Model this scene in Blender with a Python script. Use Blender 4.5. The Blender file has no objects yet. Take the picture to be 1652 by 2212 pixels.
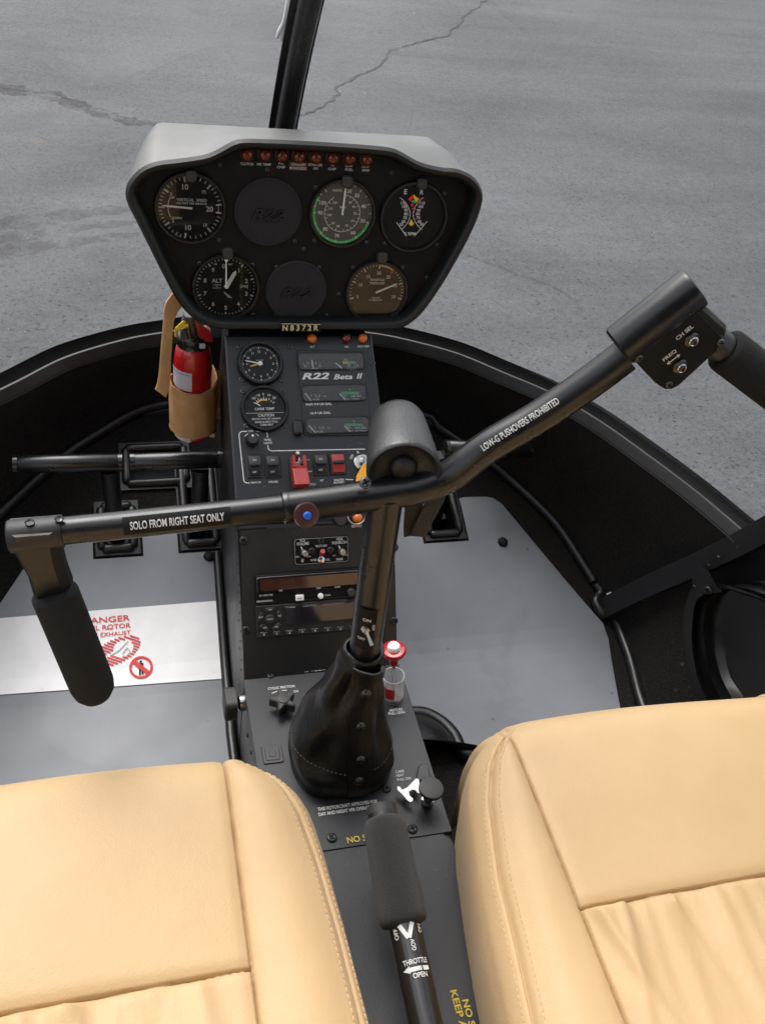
import bpy, bmesh, math, random
from mathutils import Vector, Matrix
random.seed(7)
R = math.radians
PI = math.pi
sc = bpy.context.scene
C = sc.collection

# ------------------------------------------------------------------ camera, world, sun, exposure
W, H, FPX = 1652.0, 2212.0, 2007.0          # measuring grid laid over the photograph, focal length in it
CAM = Vector((-0.205, 0.0, 1.0))            # cabin floor is z = 0, aircraft centreline is x = 0, nose is +y
cx_ = Vector((.9639, .0547, -.2610)).normalized()
cz_ = Vector((.1312, .7547, .6428)); cz_ = (cz_ - cx_ * cz_.dot(cx_)).normalized()
cy_ = cz_.cross(cx_)
ROT = Matrix((cx_, cy_, cz_))               # camera axes -> world axes
cam = bpy.data.cameras.new('camera'); camo = bpy.data.objects.new('camera', cam); C.objects.link(camo)
camo.matrix_world = Matrix.Translation(CAM) @ ROT.to_4x4()
cam.sensor_fit = 'VERTICAL'; cam.sensor_height = 24.0; cam.lens = 24.0 * FPX / H
cam.clip_start = 0.02; cam.clip_end = 600.0
sc.camera = camo

world = bpy.data.worlds.new('World'); sc.world = world; world.use_nodes = True
nt = world.node_tree
for n in list(nt.nodes): nt.nodes.remove(n)
SUN_EL, SUN_AZ = 58.0, -22.0                # azimuth from +y (nose) towards +x
sky = nt.nodes.new('ShaderNodeTexSky'); sky.sky_type = 'NISHITA'; sky.sun_disc = False
sky.sun_elevation = R(SUN_EL); sky.sun_rotation = R(SUN_AZ); sky.dust_density = 4.0; sky.air_density = 1.0
hs = nt.nodes.new('ShaderNodeHueSaturation'); hs.inputs['Saturation'].default_value = 0.28
bg = nt.nodes.new('ShaderNodeBackground'); bg.inputs['Strength'].default_value = 0.15
ow = nt.nodes.new('ShaderNodeOutputWorld')
nt.links.new(sky.outputs[0], hs.inputs['Color']); nt.links.new(hs.outputs[0], bg.inputs['Color'])
nt.links.new(bg.outputs[0], ow.inputs['Surface'])

sl = bpy.data.lights.new('sun', 'SUN'); sl.energy = 0.8; sl.angle = R(40); sl.color = (1.0, .965, .92)
so = bpy.data.objects.new('sun', sl); C.objects.link(so)
sd = Vector((math.sin(R(SUN_AZ)) * math.cos(R(SUN_EL)), math.cos(R(SUN_AZ)) * math.cos(R(SUN_EL)), math.sin(R(SUN_EL))))
so.rotation_euler = sd.to_track_quat('Z', 'Y').to_euler(); so.location = (0, 3, 6)
vs = sc.view_settings
vs.view_transform = 'Standard'; vs.look = 'None'; vs.gamma = 1.0; vs.use_curve_mapping = False
vs.exposure = 1.18
sc.render.engine = 'CYCLES'
sc.cycles.use_denoising = True
sc.cycles.max_bounces = 5; sc.cycles.diffuse_bounces = 3; sc.cycles.glossy_bounces = 3; sc.cycles.transmission_bounces = 4; sc.cycles.transparent_max_bounces = 10
sc.cycles.use_adaptive_sampling = True; sc.cycles.adaptive_threshold = 0.02
sc.cycles.sample_clamp_indirect = 6.0
sc.cycles.caustics_reflective = False; sc.cycles.caustics_refractive = False

# ------------------------------------------------------------------ measuring helpers
def ray(px, py):
    return ROT @ Vector(((px - W / 2) / FPX, -(py - H / 2) / FPX, -1.0))
def at(px, py, axis, v):
    d = ray(px, py); i = 'xyz'.index(axis); t = (v - CAM[i]) / d[i]
    return CAM + d * t
def floor_z(y):
    t = y - 0.80
    return 0.21 * (t + math.sqrt(t * t + 0.0016)) - 0.0
def fl(px, py, dz=0.0):
    d = ray(px, py); p = CAM + d * (-CAM.z / d.z)
    for _ in range(40):
        t = (floor_z(p.y) + dz - CAM.z) / d.z
        p = CAM + d * t
    return p
def zm(x0, y0, wsrc, wz=1652.0):            # enlarged detail of the photograph -> measuring grid
    k = wsrc / wz
    return lambda x, y: ((x0 + x * k) * W / 1912.0, (y0 + y * k) * W / 1912.0)

class Fr:
    def __init__(s, o, e1, e2):
        s.o = Vector(o); s.e1 = Vector(e1).normalized(); e2 = Vector(e2)
        s.e2 = (e2 - s.e1 * e2.dot(s.e1)).normalized(); s.n = s.e1.cross(s.e2)
    def w(s, a, b, c=0.0): return s.o + s.e1 * a + s.e2 * b + s.n * c
    def px(s, px, py, c=0.0):
        d = ray(px, py); o = s.o + s.n * c
        t = (o - CAM).dot(s.n) / d.dot(s.n); p = CAM + d * t - s.o
        return p.dot(s.e1), p.dot(s.e2)
    def at(s, a, b, c=0.0, rot=0.0):
        f = Fr(s.w(a, b, c), s.e1 * math.cos(rot) + s.e2 * math.sin(rot), s.e2 * math.cos(rot) - s.e1 * math.sin(rot))
        return f
    def m4(s):
        m = Matrix((s.e1, s.e2, s.n)).transposed().to_4x4(); m.translation = s.o
        return m
WORLD = Fr((0, 0, 0), (1, 0, 0), (0, 1, 0))

# ------------------------------------------------------------------ materials
MATS = {}
def mat(name, col, rough=0.5, metal=0.0, var=0.0, vscale=30.0, bump=0.0, bscale=200.0, spec=0.5, coat=0.0,
        coatr=0.1, sheen=0.0, dust=0.0, dustcol=(.45, .43, .40), dscale=400.0, emit=None, estr=0.0, trans=0.0, alpha=1.0, rvar=0.0, detail=3.0):
    m = bpy.data.materials.new(name); m.use_nodes = True
    t = m.node_tree; b = t.nodes['Principled BSDF']; L = t.links.new
    b.inputs['Base Color'].default_value = (*col, 1); b.inputs['Roughness'].default_value = rough
    b.inputs['Metallic'].default_value = metal; b.inputs['Specular IOR Level'].default_value = spec
    b.inputs['Coat Weight'].default_value = coat; b.inputs['Coat Roughness'].default_value = coatr
    b.inputs['Sheen Weight'].default_value = sheen; b.inputs['Transmission Weight'].default_value = trans
    b.inputs['Alpha'].default_value = alpha
    if emit: b.inputs['Emission Color'].default_value = (*emit, 1); b.inputs['Emission Strength'].default_value = estr
    tc = t.nodes.new('ShaderNodeTexCoord')
    colsock = None
    if var > 0 or rvar > 0:
        nz = t.nodes.new('ShaderNodeTexNoise'); nz.inputs['Scale'].default_value = vscale; nz.inputs['Detail'].default_value = 3.0
        L(tc.outputs['Object'], nz.inputs['Vector'])
        mr = t.nodes.new('ShaderNodeMapRange'); mr.inputs[1].default_value = .3; mr.inputs[2].default_value = .7
        mr.inputs[3].default_value = 1 - var; mr.inputs[4].default_value = 1 + var
        L(nz.outputs[0], mr.inputs[0])
        vm = t.nodes.new('ShaderNodeVectorMath'); vm.operation = 'SCALE'; vm.inputs[0].default_value = col
        L(mr.outputs[0], vm.inputs['Scale']); colsock = vm.outputs[0]
        if rvar > 0:
            m2 = t.nodes.new('ShaderNodeMapRange'); m2.inputs[1].default_value = .3; m2.inputs[2].default_value = .7
            m2.inputs[3].default_value = max(.05, rough - rvar); m2.inputs[4].default_value = min(1, rough + rvar)
            L(nz.outputs[0], m2.inputs[0]); L(m2.outputs[0], b.inputs['Roughness'])
    if dust > 0:
        vo = t.nodes.new('ShaderNodeTexVoronoi'); vo.inputs['Scale'].default_value = dscale; vo.inputs['Randomness'].default_value = 1.0
        L(tc.outputs['Object'], vo.inputs['Vector'])
        n2 = t.nodes.new('ShaderNodeTexNoise'); n2.inputs['Scale'].default_value = dscale * .13; L(tc.outputs['Object'], n2.inputs['Vector'])
        a1 = t.nodes.new('ShaderNodeMapRange'); a1.inputs[1].default_value = .10; a1.inputs[2].default_value = .22; a1.inputs[3].default_value = 1; a1.inputs[4].default_value = 0
        L(vo.outputs['Distance'], a1.inputs[0])
        a2 = t.nodes.new('ShaderNodeMapRange'); a2.inputs[1].default_value = .60; a2.inputs[2].default_value = .72
        L(n2.outputs[0], a2.inputs[0])
        mu = t.nodes.new('ShaderNodeMath'); mu.operation = 'MULTIPLY'; L(a1.outputs[0], mu.inputs[0]); L(a2.outputs[0], mu.inputs[1])
        mv = t.nodes.new('ShaderNodeMath'); mv.operation = 'MULTIPLY'; mv.inputs[1].default_value = dust; L(mu.outputs[0], mv.inputs[0])
        mx = t.nodes.new('ShaderNodeMix'); mx.data_type = 'RGBA'; mx.inputs[7].default_value = (*dustcol, 1)
        L(mv.outputs[0], mx.inputs[0])
        if colsock: L(colsock, mx.inputs[6])
        else: mx.inputs[6].default_value = (*col, 1)
        colsock = mx.outputs[2]
    if colsock: L(colsock, b.inputs['Base Color'])
    if bump > 0:
        n3 = t.nodes.new('ShaderNodeTexNoise'); n3.inputs['Scale'].default_value = bscale; n3.inputs['Detail'].default_value = detail
        L(tc.outputs['Object'], n3.inputs['Vector'])
        bp = t.nodes.new('ShaderNodeBump'); bp.inputs['Strength'].default_value = bump; bp.inputs['Distance'].default_value = 0.002
        L(n3.outputs[0], bp.inputs['Height']); L(bp.outputs[0], b.inputs['Normal'])
    MATS[name] = m
    return m

def glass_mat(name, ior=1.45, tint=(.95, .96, .96), rough=0.0, haze=0.0, gain=1.0):
    m = bpy.data.materials.new(name); m.use_nodes = True
    t = m.node_tree; L = t.links.new
    for n in list(t.nodes): t.nodes.remove(n)
    o = t.nodes.new('ShaderNodeOutputMaterial'); mx = t.nodes.new('ShaderNodeMixShader')
    tr = t.nodes.new('ShaderNodeBsdfTransparent'); tr.inputs[0].default_value = (*tint, 1)
    gl = t.nodes.new('ShaderNodeBsdfGlossy'); gl.inputs['Roughness'].default_value = rough
    gl.inputs[0].default_value = (1, 1, 1, 1)
    fr = t.nodes.new('ShaderNodeFresnel'); fr.inputs[0].default_value = ior
    mu = t.nodes.new('ShaderNodeMath'); mu.operation = 'MULTIPLY'; mu.inputs[1].default_value = gain; mu.use_clamp = True
    L(fr.outputs[0], mu.inputs[0]); L(mu.outputs[0], mx.inputs[0]); L(tr.outputs[0], mx.inputs[1]); L(gl.outputs[0], mx.inputs[2])
    last = mx
    if haze > 0:
        df = t.nodes.new('ShaderNodeBsdfTranslucent'); df.inputs[0].default_value = (.9, .9, .9, 1)
        tc = t.nodes.new('ShaderNodeTexCoord'); mp = t.nodes.new('ShaderNodeMapping'); mp.inputs['Scale'].default_value = (1.0, .5, 3.2)
        L(tc.outputs['Object'], mp.inputs[0])
        nz = t.nodes.new('ShaderNodeTexNoise'); nz.inputs['Scale'].default_value = 3.0; nz.inputs['Detail'].default_value = 5; L(mp.outputs[0], nz.inputs['Vector'])
        mr = t.nodes.new('ShaderNodeMapRange'); mr.inputs[1].default_value = .42; mr.inputs[2].default_value = .72; mr.inputs[3].default_value = haze * .15; mr.inputs[4].default_value = haze
        L(nz.outputs[0], mr.inputs[0])
        vd = t.nodes.new('ShaderNodeTexVoronoi'); vd.inputs['Scale'].default_value = 85; L(tc.outputs['Object'], vd.inputs['Vector'])
        dn = t.nodes.new('ShaderNodeTexNoise'); dn.inputs['Scale'].default_value = 14; L(tc.outputs['Object'], dn.inputs['Vector'])
        d1 = t.nodes.new('ShaderNodeMapRange'); d1.inputs[1].default_value = .07; d1.inputs[2].default_value = .13; d1.inputs[3].default_value = .10; d1.inputs[4].default_value = 0; L(vd.outputs['Distance'], d1.inputs[0])
        d2 = t.nodes.new('ShaderNodeMapRange'); d2.inputs[1].default_value = .57; d2.inputs[2].default_value = .63; L(dn.outputs[0], d2.inputs[0])
        dm = t.nodes.new('ShaderNodeMath'); dm.operation = 'MULTIPLY_ADD'; L(d1.outputs[0], dm.inputs[0]); L(d2.outputs[0], dm.inputs[1]); L(mr.outputs[0], dm.inputs[2])
        m2 = t.nodes.new('ShaderNodeMixShader'); L(dm.outputs[0], m2.inputs[0]); L(mx.outputs[0], m2.inputs[1]); L(df.outputs[0], m2.inputs[2]); last = m2
    L(last.outputs[0], o.inputs[0]); MATS[name] = m
    return m

mat('console_black', (.0095, .0102, .0125), .42, var=.14, vscale=14, rvar=.07, bump=.10, bscale=700, dust=.22, dscale=260)
mat('radio_black', (.0030, .0029, .0028), .6, var=.15, vscale=30, bump=.10, bscale=900, spec=.18)
mat('side_black', (.0075, .0074, .0073), .42, var=.2, vscale=18, rvar=.08, bump=.06, bscale=500, dust=.2, dscale=300)
mat('panel_face', (.0042, .0040, .0038), .62, var=.15, vscale=40, bump=.15, bscale=900, spec=.22)
mat('lip_black', (.0045, .0048, .0044), .48, var=.12, vscale=25, bump=.15, bscale=900, spec=.4)
mat('hood_black', (.088, .089, .084), .5, var=.10, vscale=25, bump=.25, bscale=900, spec=.5, coat=.35, coatr=.42)
mat('cover_blue_black', (.0115, .0122, .0160), .62, var=.1, vscale=60, bump=.2, bscale=1200, spec=.35)
mat('bezel_black', (.005, .005, .0055), .42, spec=.4)
mat('dial_black', (.0035, .0035, .0035), .6, spec=.25)
mat('white_print', (.58, .58, .56), .6)
mat('grey_print', (.46, .46, .45), .6)
mat('needle_white', (.82, .82, .78), .5)
mat('green_print', (.045, .50, .15), .6)
mat('yellow_print', (.72, .52, .03), .6)
mat('orange_print', (.72, .36, .04), .6)
mat('red_print', (.62, .03, .025), .6)
mat('gold_print', (.52, .38, .03), .6)
mat('cream_print', (.62, .55, .36), .6)
mat('amber_lens', (.26, .035, .004), .12, coat=.6, trans=.2)
mat('amber_core', (.10, .014, .003), .2)
mat('amber_bright', (.75, .17, .010), .12, coat=.6, trans=.2)
mat('dark_red_lens', (.12, .008, .01), .15, coat=.6)
mat('screw_steel', (.10, .10, .10), .33, metal=.75)
mat('screw_black', (.03, .03, .032), .35, metal=.4)
mat('steel', (.62, .62, .60), .22, metal=1.0)
mat('bright_metal', (.44, .43, .41), .36, metal=1.0)
mat('carpet', (.0135, .0123, .0112), .97, var=.36, vscale=260, bump=1.0, bscale=420, sheen=.03, dust=.5, dscale=60, dustcol=(.16, .145, .12), detail=4, spec=.1)
mat('bead_vinyl', (.010, .010, .0105), .34, var=.15, vscale=40, bump=.12, bscale=160)
mat('rim_black', (.0045, .0048, .0048), .65, var=.2, vscale=20, spec=.25)
mat('rim_grey', (.020, .020, .0195), .42, var=.25, vscale=25)
mat('frame_black', (.0055, .0055, .0064), .5, var=.15, vscale=20)
mat('tube_black', (.0070, .0070, .0077), .30, var=.10, vscale=35, rvar=.05, bump=.04, bscale=900, spec=.55)
mat('foam', (.0026, .0023, .0021), .95, var=.25, vscale=400, bump=.8, bscale=1500)
mat('foam_grey', (.0145, .0135, .0128), .92, var=.3, vscale=300, bump=.8, bscale=1400, sheen=.15)
mat('rubber_cone', (.0085, .0088, .0082), .42, var=.18, vscale=45, bump=.3, bscale=420, spec=.7, coat=.25, coatr=.42)
mat('boot_leather', (.0050, .0049, .0048), .38, var=.15, vscale=60, bump=.35, bscale=240, spec=.42)
mat('thread_grey', (.060, .058, .056), .8)
mat('braid', (.035, .031, .025), .85, var=.5, vscale=600, bump=.9, bscale=800)
mat('switch_red', (.33, .026, .020), .45, var=.08, vscale=60)
mat('switch_black', (.0105, .0105, .0112), .42)
mat('maroon', (.055, .018, .018), .32, coat=.2)
mat('blue_button', (.02, .10, .48), .35)
mat('knob_grey', (.026, .0255, .0245), .5, bump=.1, bscale=800)
mat('display_amber', (.045, .013, .006), .12, coat=.5)
mat('display_dark', (.012, .008, .011), .10, coat=.5)
mat('red_gloss', (.40, .009, .011), .16, coat=.5, var=.05, vscale=40)
mat('black_gloss', (.010, .010, .010), .22, coat=.3)
mat('label_white', (.45, .45, .48), .5, var=.05, vscale=80)
mat('holster_tan', (.40, .215, .085), .62, var=.16, vscale=35, bump=.25, bscale=600)
mat('strap_tan', (.60, .36, .165), .6, var=.10, vscale=40, bump=.2, bscale=600)
mat('yellow_plastic', (.75, .50, .02), .4)
mat('orange_tag', (.80, .33, .02), .5)
mat('clear_plastic', (.75, .77, .80), .25, alpha=.42)
mat('red_label', (.60, .02, .03), .4)
mat('white_cap', (.82, .80, .80), .35)
mat('yarn_white', (.92, .92, .93), .8)
mat('thread_tan', (.60, .44, .25), .7)
mat('stitch_holster', (.52, .31, .13), .7)
mat('grey_vinyl_dark', (.013, .013, .0145), .5)
mat('roof_grey', (.03, .03, .03), .8)
mat('asi_face_reflection', (.040, .050, .052), .5)  # airspeed dial: the glass's grey-green reflection is painted into the face colour
glass_mat('dial_glass', 1.5, (.95, .95, .95), 0.03, gain=.8)
glass_mat('clear_glass', 1.5, (.97, .97, .97), 0.03, gain=.28)
glass_mat('meter_glass', 1.5, (.95, .95, .95), 0.05, gain=1.3)
glass_mat('windshield_glass', 1.49, (.955, .96, .962), 0.0, haze=.055, gain=2.0)

def leather():
    m = bpy.data.materials.new('seat_leather'); m.use_nodes = True; t = m.node_tree; L = t.links.new
    b = t.nodes['Principled BSDF']; b.inputs['Roughness'].default_value = .5; b.inputs['Specular IOR Level'].default_value = .35
    b.inputs['Sheen Weight'].default_value = .08
    tc = t.nodes.new('ShaderNodeTexCoord')
    n1 = t.nodes.new('ShaderNodeTexNoise'); n1.inputs['Scale'].default_value = 9; n1.inputs['Detail'].default_value = 4; L(tc.outputs['Object'], n1.inputs['Vector'])
    cr = t.nodes.new('ShaderNodeValToRGB')
    cr.color_ramp.elements[0].color = (.475, .320, .162, 1); cr.color_ramp.elements[0].position = .3
    cr.color_ramp.elements[1].color = (.520, .355, .185, 1); cr.color_ramp.elements[1].position = .7
    L(n1.outputs[0], cr.inputs[0]); L(cr.outputs[0], b.inputs['Base Color'])
    v = t.nodes.new('ShaderNodeTexVoronoi'); v.inputs['Scale'].default_value = 620; L(tc.outputs['Object'], v.inputs['Vector'])
    n2 = t.nodes.new('ShaderNodeTexNoise'); n2.inputs['Scale'].default_value = 150; n2.inputs['Detail'].default_value = 4; L(tc.outputs['Object'], n2.inputs['Vector'])
    n4 = t.nodes.new('ShaderNodeTexNoise'); n4.inputs['Scale'].default_value = 22; n4.inputs['Detail'].default_value = 3; L(tc.outputs['Object'], n4.inputs['Vector'])
    a = t.nodes.new('ShaderNodeMath'); a.operation = 'MULTIPLY_ADD'; a.inputs[1].default_value = .5; L(v.outputs[0], a.inputs[0]); L(n2.outputs[0], a.inputs[2])
    a2 = t.nodes.new('ShaderNodeMath'); a2.operation = 'MULTIPLY_ADD'; a2.inputs[1].default_value = 3.0; L(n4.outputs[0], a2.inputs[0]); L(a.outputs[0], a2.inputs[2])
    bp = t.nodes.new('ShaderNodeBump'); bp.inputs['Strength'].default_value = .19; bp.inputs['Distance'].default_value = .0016
    L(a2.outputs[0], bp.inputs['Height']); L(bp.outputs[0], b.inputs['Normal'])
    MATS['seat_leather'] = m
leather()

def floor_paint(name, col, white=False):
    m = bpy.data.materials.new(name); m.use_nodes = True; t = m.node_tree; L = t.links.new
    b = t.nodes['Principled BSDF']; tc = t.nodes.new('ShaderNodeTexCoord')
    b.inputs['Specular IOR Level'].default_value = .5
    n1 = t.nodes.new('ShaderNodeTexNoise'); n1.inputs['Scale'].default_value = 7; n1.inputs['Detail'].default_value = 7; n1.inputs['Roughness'].default_value = .62
    L(tc.outputs['Object'], n1.inputs['Vector'])
    cr = t.nodes.new('ShaderNodeValToRGB'); e = cr.color_ramp.elements
    e[0].position = .28; e[0].color = (*[c * .84 for c in col], 1); e[1].position = .62; e[1].color = (*[min(.86, c * 1.05) for c in col], 1)
    st = t.nodes.new('ShaderNodeMapRange'); st.inputs[1].default_value = .535; st.inputs[2].default_value = .60; st.inputs[3].default_value = 0; st.inputs[4].default_value = .20 if not white else .05
    ns = t.nodes.new('ShaderNodeTexNoise'); ns.inputs['Scale'].default_value = 5.2; ns.inputs['Detail'].default_value = 3; ns.inputs['Distortion'].default_value = .6; L(tc.outputs['Object'], ns.inputs['Vector']); L(ns.outputs[0], st.inputs[0])
    sb_ = t.nodes.new('ShaderNodeMath'); sb_.operation = 'SUBTRACT'; L(n1.outputs[0], sb_.inputs[0]); L(st.outputs[0], sb_.inputs[1])
    L(sb_.outputs[0], cr.inputs[0])
    v = t.nodes.new('ShaderNodeTexVoronoi'); v.inputs['Scale'].default_value = 32; L(tc.outputs['Object'], v.inputs['Vector'])
    n2 = t.nodes.new('ShaderNodeTexNoise'); n2.inputs['Scale'].default_value = 11; L(tc.outputs['Object'], n2.inputs['Vector'])
    a1 = t.nodes.new('ShaderNodeMapRange'); a1.inputs[1].default_value = .04; a1.inputs[2].default_value = .10; a1.inputs[3].default_value = 1; a1.inputs[4].default_value = 0; L(v.outputs['Distance'], a1.inputs[0])
    a2 = t.nodes.new('ShaderNodeMapRange'); a2.inputs[1].default_value = .49; a2.inputs[2].default_value = .57; L(n2.outputs[0], a2.inputs[0])
    mu = t.nodes.new('ShaderNodeMath'); mu.operation = 'MULTIPLY'; L(a1.outputs[0], mu.inputs[0]); L(a2.outputs[0], mu.inputs[1])
    mx = t.nodes.new('ShaderNodeMix'); mx.data_type = 'RGBA'; mx.inputs[7].default_value = (.07, .065, .06, 1)
    m3 = t.nodes.new('ShaderNodeMath'); m3.operation = 'MULTIPLY'; m3.inputs[1].default_value = .8 if not white else .3; L(mu.outputs[0], m3.inputs[0])
    L(m3.outputs[0], mx.inputs[0]); L(cr.outputs[0], mx.inputs[6]); L(mx.outputs[2], b.inputs['Base Color'])
    n3 = t.nodes.new('ShaderNodeTexNoise'); n3.inputs['Scale'].default_value = 4.5; n3.inputs['Detail'].default_value = 6; L(tc.outputs['Object'], n3.inputs['Vector'])
    mr = t.nodes.new('ShaderNodeMapRange'); mr.inputs[1].default_value = .35; mr.inputs[2].default_value = .7; mr.inputs[3].default_value = .34; mr.inputs[4].default_value = .58
    L(n3.outputs[0], mr.inputs[0]); L(mr.outputs[0], b.inputs['Roughness'])
    n5 = t.nodes.new('ShaderNodeTexNoise'); n5.inputs['Scale'].default_value = 420; n5.inputs['Detail'].default_value = 2; L(tc.outputs['Object'], n5.inputs['Vector'])
    bp = t.nodes.new('ShaderNodeBump'); bp.inputs['Strength'].default_value = .08; bp.inputs['Distance'].default_value = .001; L(n5.outputs[0], bp.inputs['Height']); L(bp.outputs[0], b.inputs['Normal'])
    MATS[name] = m
floor_paint('floor_grey', (.174, .185, .206))
floor_paint('placard_white', (.80, .80, .80), True)

def asphalt():
    m = bpy.data.materials.new('asphalt'); m.use_nodes = True; t = m.node_tree; L = t.links.new
    b = t.nodes['Principled BSDF']; tc = t.nodes.new('ShaderNodeTexCoord'); b.inputs['Specular IOR Level'].default_value = .3
    N = lambda k: t.nodes.new(k)
    def noise(scale, det=4, rough=.55, vec=None):
        n = N('ShaderNodeTexNoise'); n.inputs['Scale'].default_value = scale; n.inputs['Detail'].default_value = det; n.inputs['Roughness'].default_value = rough
        L(vec or tc.outputs['Object'], n.inputs['Vector']); return n.outputs[0]
    def rng(s, a, b_, c, d):
        n = N('ShaderNodeMapRange'); n.inputs[1].default_value = a; n.inputs[2].default_value = b_; n.inputs[3].default_value = c; n.inputs[4].default_value = d
        L(s, n.inputs[0]); return n.outputs[0]
    def mul(a, b_):
        n = N('ShaderNodeMath'); n.operation = 'MULTIPLY'; L(a, n.inputs[0]); L(b_, n.inputs[1]); return n.outputs[0]
    mp = N('ShaderNodeMapping'); mp.inputs['Rotation'].default_value = (0, 0, R(-24)); mp.inputs['Scale'].default_value = (.35, 1.7, 1)
    L(tc.outputs['Object'], mp.inputs[0])
    big = rng(noise(.8, 3, .6), .3, .7, .88, 1.10)
    streak = rng(noise(1.6, 4, .65, mp.outputs[0]), .36, .66, .86, 1.12)
    fine = rng(noise(170, 2, .7), .33, .68, .76, 1.22)
    mid = rng(noise(28, 2, .6), .3, .7, .90, 1.10)
    vo = N('ShaderNodeTexVoronoi'); vo.inputs['Scale'].default_value = 95; L(tc.outputs['Object'], vo.inputs['Vector'])
    stones = rng(vo.outputs['Color'], .0, 1., .88, 1.12)
    pits = rng(noise(85, 2, .5), .61, .68, 1.0, .40)
    glint = N('ShaderNodeTexVoronoi'); glint.inputs['Scale'].default_value = 70; L(tc.outputs['Object'], glint.inputs['Vector'])
    gl = mul(rng(glint.outputs['Distance'], .10, .17, 1, 0), rng(noise(33, 1), .66, .70, 0, 1))
    v = mul(mul(mul(big, streak), mul(fine, mid)), mul(stones, pits))
    sc_ = N('ShaderNodeVectorMath'); sc_.operation = 'SCALE'; sc_.inputs[0].default_value = (.0800, .0825, .0865); L(v, sc_.inputs['Scale'])
    mx = N('ShaderNodeMix'); mx.data_type = 'RGBA'; mx.inputs[7].default_value = (.26, .26, .26, 1); L(gl, mx.inputs[0]); L(sc_.outputs[0], mx.inputs[6])
    L(mx.outputs[2], b.inputs['Base Color'])
    b.inputs['Roughness'].default_value = .82
    bp = N('ShaderNodeBump'); bp.inputs['Strength'].default_value = .6; bp.inputs['Distance'].default_value = .004
    L(mul(fine, mul(stones, pits)), bp.inputs['Height']); L(bp.outputs[0], b.inputs['Normal'])
    MATS['asphalt'] = m
asphalt()
def stain_mat(name, col, a):
    m = mat(name, col, .9, var=.3, vscale=30); t = m.node_tree; L = t.links.new
    tc = t.nodes.new('ShaderNodeTexCoord'); n = t.nodes.new('ShaderNodeTexNoise'); n.inputs['Scale'].default_value = 9; n.inputs['Detail'].default_value = 5; n.inputs['Roughness'].default_value = .7
    L(tc.outputs['Object'], n.inputs['Vector']); r = t.nodes.new('ShaderNodeMapRange'); r.inputs[1].default_value = .40; r.inputs[2].default_value = .60; r.inputs[3].default_value = 0; r.inputs[4].default_value = a
    L(n.outputs[0], r.inputs[0]); L(r.outputs[0], t.nodes['Principled BSDF'].inputs['Alpha'])
mat('crack_dark', (.035, .034, .034), .95, var=.4, vscale=60)
stain_mat('tar_stain', (.030, .0295, .029), .75)
stain_mat('tyre_mark', (.045, .045, .046), .40)

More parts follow.
